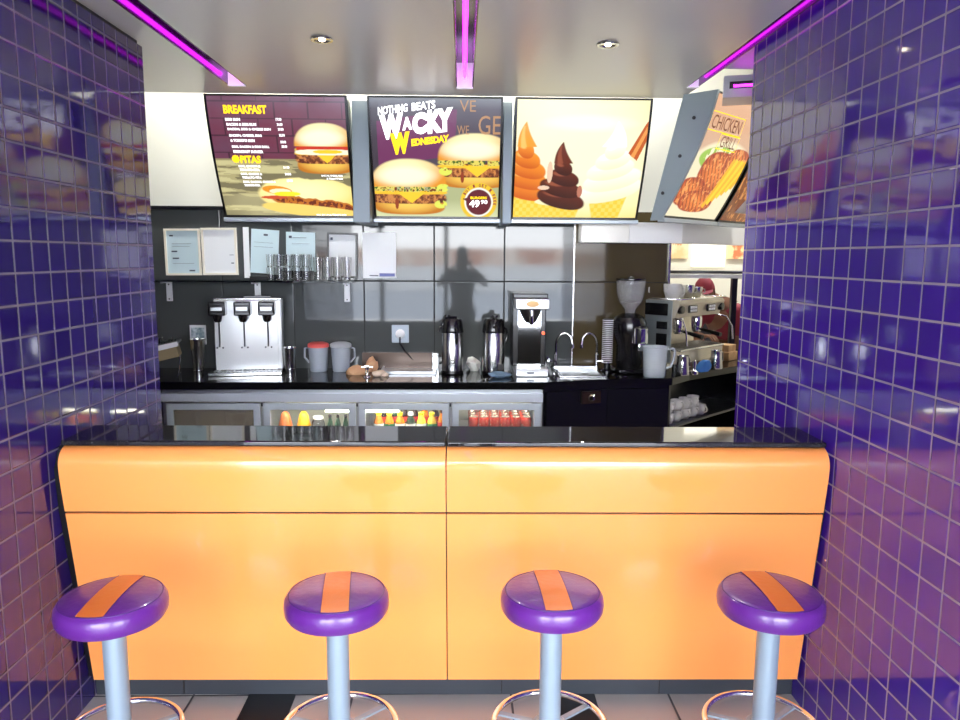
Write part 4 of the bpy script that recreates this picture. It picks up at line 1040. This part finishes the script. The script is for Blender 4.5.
for lv in range(2):
    for r_ in range(2):
        for k in range(5):
            glass_(-1.225+.056*k, 4.85+.062*r_, 1.4885+.0835*lv, .083, .0265, 'short clear glass in the %s tier on the wall shelf' % ('bottom', 'top')[lv], G1+(' bottom', ' top')[lv])
for k in range(4): glass_(-.925+.062*k, 4.86, 1.4885, .150, .029, 'tall clear glass on the right end of the wall shelf', 'tall glasses on the wall shelf')
o = MB().box(-1.375, -1.26, 4.90, 4.97, 1.4885, 1.515, bev=.004).build('black_box', MATS['black_matt']); tag(o, 'flat black box on the shelf left of the stacked glasses', 'box')
def cert(x0, z0, x1, z1, label, frame=None, lean=0., tone='paper', bars=(), fw=.012):
    cx_, cz_ = (x0+x1)/2, (z0+z1)/2; w, h = (x1-x0)/2, (z1-z0)/2
    t = thing('certificate', (cx_, 4.985, cz_), label, 'certificate'); t.rotation_euler = (0, lean, 0)
    MB().box(-w, w, .004, .010, -h, h).build('sheet', MATS[tone], t)
    if frame:
        b = MB(); b.box(-w-.002, w+.002, -.004, .012, h-fw, h+.002); b.box(-w-.002, w+.002, -.004, .012, -h-.002, -h+fw); b.box(-w-.002, -w+fw, -.004, .012, -h+fw, h-fw); b.box(w-fw, w+.002, -.004, .012, -h+fw, h-fw)
        b.build('frame', MATS[frame], t)
    b = MB()
    for (a, c_, d, e) in bars: b.box(-w+a*2*w, -w+c_*2*w, .0025, .0045, -h+d*2*h, -h+e*2*h)
    if bars: b.build('print', MATS['ink'], t)
mat('sheet_blue', (206,228,234), .35); mat('print_blue', (100,110,170), .5); mat('frame_cream', (244,238,222), .35)
L1 = [(.14,.24,.84,.87),(.18,.34,.50,.53),(.20,.38,.35,.38),(.66,.82,.08,.11),(.2,.75,.68,.685),(.2,.7,.62,.625),(.2,.8,.25,.255)]
cert(-1.940, 1.517, -1.712, 1.815, 'certificate in a cream frame, leftmost on the back wall', 'frame_cream', -.01, 'sheet_blue', L1)
cert(-1.700, 1.52, -1.475, 1.822, 'bright white framed certificate, second from the left', 'frame_cream', -.012, 'paper', [(.78,.9,.42,.43),(.82,.9,.24,.26)])
cert(-1.432, 1.50, -1.395, 1.83, 'narrow white strip of paper hanging right of the framed certificates', None, .0, 'paper')
cert(-1.385, 1.53, -1.205, 1.815, 'pale blue notice tilted on the wall behind the black box', None, .06, 'sheet_blue', [(.45,.6,.86,.90),(.1,.8,.7,.705),(.1,.8,.6,.605)])
cert(-1.155, 1.55, -.965, 1.80, 'pale blue notice above the stacked glasses', None, .02, 'sheet_blue', [(.1,.2,.84,.90),(.22,.7,.85,.86),(.2,.8,.7,.705)])
cert(-.885, 1.505, -.690, 1.795, 'notice in a thin black frame behind the tall glasses', 'board_frame', .015, 'paper', [(.1,.18,.84,.9)], .010)
cert(-.655, 1.502, -.435, 1.80, 'white notice with a blue footer right of the black-framed one', None, 0., 'paper', [(.2,.46,.05,.07)])
o = MB().box(-.545, -.445, 4.982, 4.9875, 1.515, 1.535).build('print', MATS['print_blue']); o.parent = [q for q in bpy.data.objects if q.get('label', '').startswith('white notice')][0]; o.location = (.545, -4.985, -1.651)

# ------------------------------------------------------------ right side: canopy, kitchen
t = thing('extractor_canopy', (0, 0, 0), 'brushed metal canopy band under the right menu boards', 'canopy')
MB().box(.765, 1.075, 4.86, 4.985, 1.742, 1.872, bev=.003).build('left_section', MATS['ceiling_steel'], t)
mat('canopy_white', (246,246,244), .35)
MB().prism([(1.076,4.86),(1.42,4.86),(2.15,5.60),(2.05,5.70),(1.40,4.985),(1.076,4.985)], 1.742, 1.872, 'Z').build('right_section', MATS['canopy_white'], t)
t = thing('kitchen_pass', (0, 0, 0), 'dark counter rail across the kitchen opening behind the espresso machine', 'rail')
MB().tube([(1.39,5.45,1.545),(2.6,5.50,1.545)], .012, 10).build('rail', MATS['dark_steel'], t)
MB().box(1.39, 2.6, 5.47, 5.53, 1.50, 1.53, bev=.003).build('ledge', MATS['canopy_white'], t)
MB().box(2.03, 2.07, 5.60, 5.64, 0, 1.5).build('post', MATS['board_frame'], t)
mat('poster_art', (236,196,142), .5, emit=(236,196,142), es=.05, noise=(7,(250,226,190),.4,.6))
mat('poster_print', (190,120,70), .5)
t = thing('poster', (1.98, 7.478, 1.86), 'pale orange kitchen poster with two lines of writing', 'poster')
MB().box(-.22, .27, 0, .01, -.22, .22).build('sheet', MATS['poster_art'], t)
mb = MB(); Pk = lambda x, y: (x, -.002, y)
fit_text(mb, 'WE OF YOU', -.17, .18, .04, .12, Pk, .0); fit_text(mb, 'AT YOUR SERVICE', -.19, .20, -.09, -.02, Pk, .0); mb.build('lettering', MATS['poster_print'], t, recalc=False)
mat('window_glow', (255,252,240), .4, emit=(255,250,232), es=1.2)
t = thing('light_box', (2.49, 7.47, 1.86), 'bright kitchen light box between the poster and the food picture', 'light box')
MB().box(-.20, .13, 0, .02, -.30, .34).build('panel', MATS['window_glow'], t)
t = thing('food_picture', (2.80, 7.47, 1.86), 'orange and brown food picture on the kitchen wall by the violet tiles', 'poster')
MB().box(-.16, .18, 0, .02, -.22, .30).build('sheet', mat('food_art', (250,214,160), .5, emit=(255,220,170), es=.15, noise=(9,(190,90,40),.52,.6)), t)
t = thing('light_box', (3.12, 7.47, 1.86), 'bright kitchen light box right against the violet tiled wall', 'light box')
MB().box(-.12, .3, 0, .02, -.30, .34).build('panel', MATS['window_glow'], t)

# ------------------------------------------------------------ people
mat('skin', (120,78,56), .5); mat('maroon', (122,20,44), .75); mat('trousers', (24,24,28), .8); mat('dark_hair', (16,12,11), .7)
mat('shirt_grey', (70,74,82), .8); mat('skin_photo', (150,104,80), .5)
def skin_mesh(verts, edges, name, m, parent, sub=2):
    me = bpy.data.meshes.new(name); me.from_pydata([v[:3] for v in verts], edges, [])
    o = bpy.data.objects.new(name, me); COL.objects.link(o)
    md = o.modifiers.new('s', 'SKIN'); md.use_smooth_shade = True
    for i, v in enumerate(verts):
        r = v[3] if isinstance(v[3], tuple) else (v[3], v[3]); me.skin_vertices[0].data[i].radius = r
    me.skin_vertices[0].data[0].use_root = True
    sb = o.modifiers.new('b', 'SUBSURF'); sb.levels = sub; sb.render_levels = sub
    dg = bpy.context.evaluated_depsgraph_get(); dg.update()
    me2 = bpy.data.meshes.new_from_object(o.evaluated_get(dg)); o.modifiers.clear(); o.data = me2; bpy.data.meshes.remove(me)
    me2.materials.clear(); me2.materials.append(MATS[m]); me2.polygons.foreach_set('use_smooth', [True]*len(me2.polygons))
    o.parent = parent; return o
def hand(parent, wrist, dirv, palm_n, m):
    """palm with four unequal bent fingers and a side thumb"""
    w = Vector(wrist); d = Vector(dirv).normalized(); n = Vector(palm_n); n = (n-d*n.dot(d)).normalized(); s_ = d.cross(n)
    def A(a, b, c_): p = w+d*a+s_*b+n*c_; return (p.x, p.y, p.z)
    vs = [(*A(0,0,0), (.024,.018)), (*A(.045,0,0), (.036,.014)), (*A(.085,0,.004), (.038,.012))]; es = [(0,1),(1,2)]
    for k, (b, L_) in enumerate(((-.030,.068),(-.010,.078),(.010,.074),(.029,.058))):
        i = len(vs)
        vs += [(*A(.088,b,.003), .0085), (*A(.088+L_*.5,b*1.05,.012), .008), (*A(.088+L_*.82,b*1.05,.034), .007), (*A(.088+L_*.9,b*1.05,.056), .006)]
        es += [(2,i),(i,i+1),(i+1,i+2),(i+2,i+3)]
    i = len(vs); vs += [(*A(.030,-.038,.010), .011), (*A(.058,-.058,.022), .009), (*A(.084,-.060,.038), .007)]; es += [(0,i),(i,i+1),(i+1,i+2)]
    return vs, es
def person(loc, rz, label, shoulders, headc, head_dir, hands, elbows, mats_, cap=None, pelvis=(0,0,.95), lean=None):
    t = thing('person', loc, label, 'person', rz=rz)
    skin_m, top_m, leg_m = mats_
    sh = Vector(shoulders); pv = Vector(pelvis); mid = (sh+pv)/2; ax = (sh-pv).normalized()
    hc = Vector(headc); nk = sh+(hc-sh)*.45
    V = [(*pv, (.16,.12)), (*(mid-ax*.05), (.14,.11)), (*(sh-ax*.12), (.17,.12)), (*(sh-ax*.02), (.10,.08)), (*nk, .055), (*(hc-(hc-nk)*.35), .07)]
    E = [(0,1),(1,2),(2,3),(3,4),(4,5)]
    for sx, hd, el in ((-1, hands[0], elbows[0]), (1, hands[1], elbows[1])):
        i = len(V); s_ = sh+Vector((sx*.19, 0, -.05)); el = Vector(el); hd = Vector(hd)
        V += [(*s_, .062), (*((s_+el)/2), .052), (*el, .043), (*((el+hd)/2), .038), (*hd, .026)]
        E += [(2,i),(i,i+1),(i+1,i+2),(i+2,i+3),(i+3,i+4)]
    for sx in (-1, 1):
        i = len(V)
        V += [(pv.x+sx*.095, pv.y, pv.z-.08, .092), (pv.x+sx*.11, pv.y-.01, .50, .062), (pv.x+sx*.115, pv.y+.01, .28, .056), (pv.x+sx*.12, pv.y+.02, .09, .038), (pv.x+sx*.13, pv.y-.10, .035, .032), (pv.x+sx*.135, pv.y-.17, .03, .024)]
        E += [(0,i),(i,i+1),(i+1,i+2),(i+2,i+3),(i+3,i+4),(i+4,i+5)]
    skin_mesh(V, E, 'body', skin_m, t)
    # clothing as slightly larger shells over the same bones
    arm = []
    Vs = [(*(pv+ax*.02), (.17,.13)), (*(mid-ax*.05), (.15,.12)), (*(sh-ax*.12), (.182,.13)), (*(sh-ax*.015), (.105,.085))]; Es = [(0,1),(1,2),(2,3)]
    for sx, el in ((-1, elbows[0]), (1, elbows[1])):
        i = len(Vs); s_ = sh+Vector((sx*.19, 0, -.05)); el = Vector(el)
        Vs += [(*s_, .072), (*((s_+el)/2), .064), (*(s_+(el-s_)*.8), .058)]; Es += [(2,i),(i,i+1),(i+1,i+2)]
    skin_mesh(Vs, Es, 'shirt', top_m, t)
    Vs = [(*pv, (.172,.132))]; Es = []
    for sx in (-1, 1):
        i = len(Vs); Vs += [(pv.x+sx*.095, pv.y, pv.z-.08, .102), (pv.x+sx*.11, pv.y-.01, .50, .074), (pv.x+sx*.115, pv.y+.01, .28, .068), (pv.x+sx*.12, pv.y+.02, .10, .062)]
        Es += [(0,i),(i,i+1),(i+1,i+2),(i+2,i+3)]
    skin_mesh(Vs, Es, 'trousers', leg_m, t)
    # head
    d = Vector(head_dir).normalized(); up_ = Vector((0,0,1)); up_ = (up_-d*up_.dot(d)).normalized(); rt = d.cross(up_)
    M_ = Matrix((( rt.x, d.x, up_.x, hc.x), (rt.y, d.y, up_.y, hc.y), (rt.z, d.z, up_.z, hc.z), (0,0,0,1)))
    h = MB(); b = bmesh.new(); bmesh.ops.create_uvsphere(b, u_segments=32, v_segments=24, radius=1)
    for v in b.verts:
        x, y, z = v.co
        jaw = 1-.28*max(0, -z)**1.3; v.co = Vector((x*.076*jaw, y*.098*(1-.12*max(0,-z)), z*.118))
        if y > .6 and abs(x) < .22 and -.35 < z < .18: v.co.y += .018*(1-abs(x)/.22)*(1-abs(z+.12)/.35)
        if y > .5 and .02 < z < .26 and .2 < abs(x) < .6: v.co.y -= .007
    h.merge(b, M_)
    h.build('head', MATS[skin_m], t, ang=80, smooth=True)
    for sx in (-1, 1):
        e = MB(); e.sphere(M_ @ Vector((sx*.031,.083,.014)), .0115, (1,1,1), 14, 10); e.build('eye', MATS['white_plastic'], t)
        e = MB(); e.sphere(M_ @ Vector((sx*.077,-.005,-.005)), .020, (.45,.8,1.3), 12, 10); e.build('ear', MATS[skin_m], t)
    e = MB(); e.tube([M_ @ Vector(p) for p in ((-.024,.083,-.055),(0,.092,-.058),(.024,.083,-.055))], [.003,.005,.003], 8); e.build('mouth', mat('lips', (120,60,54), .5), t)
    hh = MB(); b = bmesh.new(); bmesh.ops.create_uvsphere(b, u_segments=28, v_segments=20, radius=1)
    for v in b.verts: v.co = Vector((v.co.x*.084, v.co.y*.103-.008, v.co.z*.118+.012))
    bmesh.ops.delete(b, geom=[v for v in b.verts if v.co.z < (.045 if v.co.y > .02 else -.03)], context='VERTS')
    hh.merge(b, M_); hh.build('cap' if cap else 'hair', MATS[cap or 'dark_hair'], t, ang=80, smooth=True)
    if cap:
        e = MB(); e.lathe([(0,.0),(.07,0),(.07,.006),(0,.010)], (0,0,0), 20, sx=1, sy=1); bmesh.ops.transform(e.bm, matrix=M_ @ Matrix.Translation((0,.075,.048)), verts=e.bm.verts[:]); e.build('cap_peak', MATS[cap], t)
    for k, (hd, el) in enumerate(zip(hands, elbows)):
        d_ = Vector(hd)-Vector(el); vs, es = hand(t, hd, d_, (0,1,0) if abs(d_.normalized().y) < .9 else (0,0,-1), skin_m)
        skin_mesh(vs, es, 'hand', skin_m, t, 1)
    return t
# staff member bent behind the espresso machine
person((2.26, 6.22, 0), PI, 'person in a maroon cap and shirt bending behind the espresso machine',
       shoulders=(.10, .10, 1.24), headc=(.31, .22, 1.37), head_dir=(.3, .8, -.35), hands=((-.14,.26,1.00),(.30,.22,1.02)), elbows=((-.24,.10,.98),(.36,.06,1.00)),
       mats_=('skin','maroon','trousers'), cap='maroon', pelvis=(-.05,-.10,.93))
# the photographer, seen only as a reflection in the polished back wall
person((-.0, -.42, 0), 0, 'person in a grey shirt holding up a phone, facing the counter', shoulders=(0,.02,1.45), headc=(0,.05,1.66), head_dir=(0,1,-.05),
       hands=((-.10,.27,1.52),(.10,.27,1.52)), elbows=((-.33,.14,1.27),(.33,.14,1.27)), mats_=('skin_photo','shirt_grey','trousers'), pelvis=(0,0,.93))
t = thing('phone', (0, -.12, 1.60), 'black phone held up by the person in front of the counter', 'phone')
MB().box(-.078, .078, .0, .008, -.038, .038, bev=.003).build('body', MATS['black_plastic'], t)

# ------------------------------------------------------------ lamps and daylight
def area(name, loc, rot, sx, sy, e, c=(1,1,1)):
    l = bpy.data.lights.new(name, 'AREA'); l.shape = 'RECTANGLE'; l.size = sx; l.size_y = sy; l.energy = e; l.color = c
    o = bpy.data.objects.new(name, l); COL.objects.link(o); o.location = loc; o.rotation_euler = rot; return o
def spot(name, loc, e, ang_=110, c=(1,.9,.78), r=.03):
    l = bpy.data.lights.new(name, 'SPOT'); l.energy = e; l.spot_size = math.radians(ang_); l.spot_blend = .8; l.color = c; l.shadow_soft_size = r
    o = bpy.data.objects.new(name, l); COL.objects.link(o); o.location = loc; return o
spot('downlight_lamp', (-.594, 3.327, CZ-.03), 45); spot('downlight_lamp', (.622, 3.347, CZ-.03), 45)
def batten(loc, label, L_, e):  # unseen battens, added to brighten the back wall and the kitchen
    t = thing('added_batten', loc, label, 'light')
    MB().box(-L_/2, L_/2, -.04, .04, .02, .08, bev=.004).build('housing', MATS['white_plastic'], t)
    MB().tube([(-L_/2+.02,0,.0),(L_/2-.02,0,.0)], .018, 12).build('tube', mat('tube_glow', (255,252,244), .4, emit=(255,250,240), es=4), t)
    area('batten_fill', (loc[0], loc[1], loc[2]-.03), (0,0,0), L_, .05, e, (1,.98,.94))
for lx, ly in fill_points: area('cooler_added_glow', (lx, ly, .80), (math.radians(24), 0, 0), .42, .03, 1.5, (1,.98,.88))  # added fill, brightens the bottles behind the glass doors
batten((-.3, 4.70, 3.3), 'long unseen fluorescent batten added above the menu boards', 3.2, 62)
batten((2.6, 6.6, 3.3), 'unseen fluorescent batten added on the kitchen ceiling', 1.6, 46)
batten((3.0, 5.2, 3.3), 'unseen fluorescent batten added above the kitchen opening', 1.2, 18)
w = bpy.data.worlds.new('daylight'); SC.world = w; w.use_nodes = True
nt = w.node_tree; bg = nt.nodes['Background']
tc = nt.nodes.new('ShaderNodeTexCoord'); sp_ = nt.nodes.new('ShaderNodeSeparateXYZ'); rp = nt.nodes.new('ShaderNodeValToRGB')
nt.links.new(tc.outputs['Generated'], sp_.inputs[0]); nt.links.new(sp_.outputs[2], rp.inputs[0]); nt.links.new(rp.outputs[0], bg.inputs['Color'])
e = rp.color_ramp.elements; e[0].position = 0.; e[0].color = (.95,.97,1,1); e[1].position = .6; e[1].color = (.62,.76,1,1)
bg.inputs['Strength'].default_value = 15
sun = bpy.data.lights.new('sun', 'SUN'); sun.energy = 14; sun.angle = .01; sun.color = (1,.95,.88)
so = bpy.data.objects.new('sun', sun); COL.objects.link(so); so.rotation_euler = (math.radians(38), 0, math.radians(160))

vs_ = SC.view_settings; vs_.view_transform = 'Standard'; vs_.look = 'None'; vs_.gamma = 1; vs_.use_curve_mapping = False; vs_.exposure = 0.5
SC.cycles.use_denoising = True
SC.cycles.max_bounces = 10; SC.cycles.transmission_bounces = 8; SC.cycles.caustics_reflective = False; SC.cycles.caustics_refractive = False
SC.cycles.sample_clamp_indirect = 6
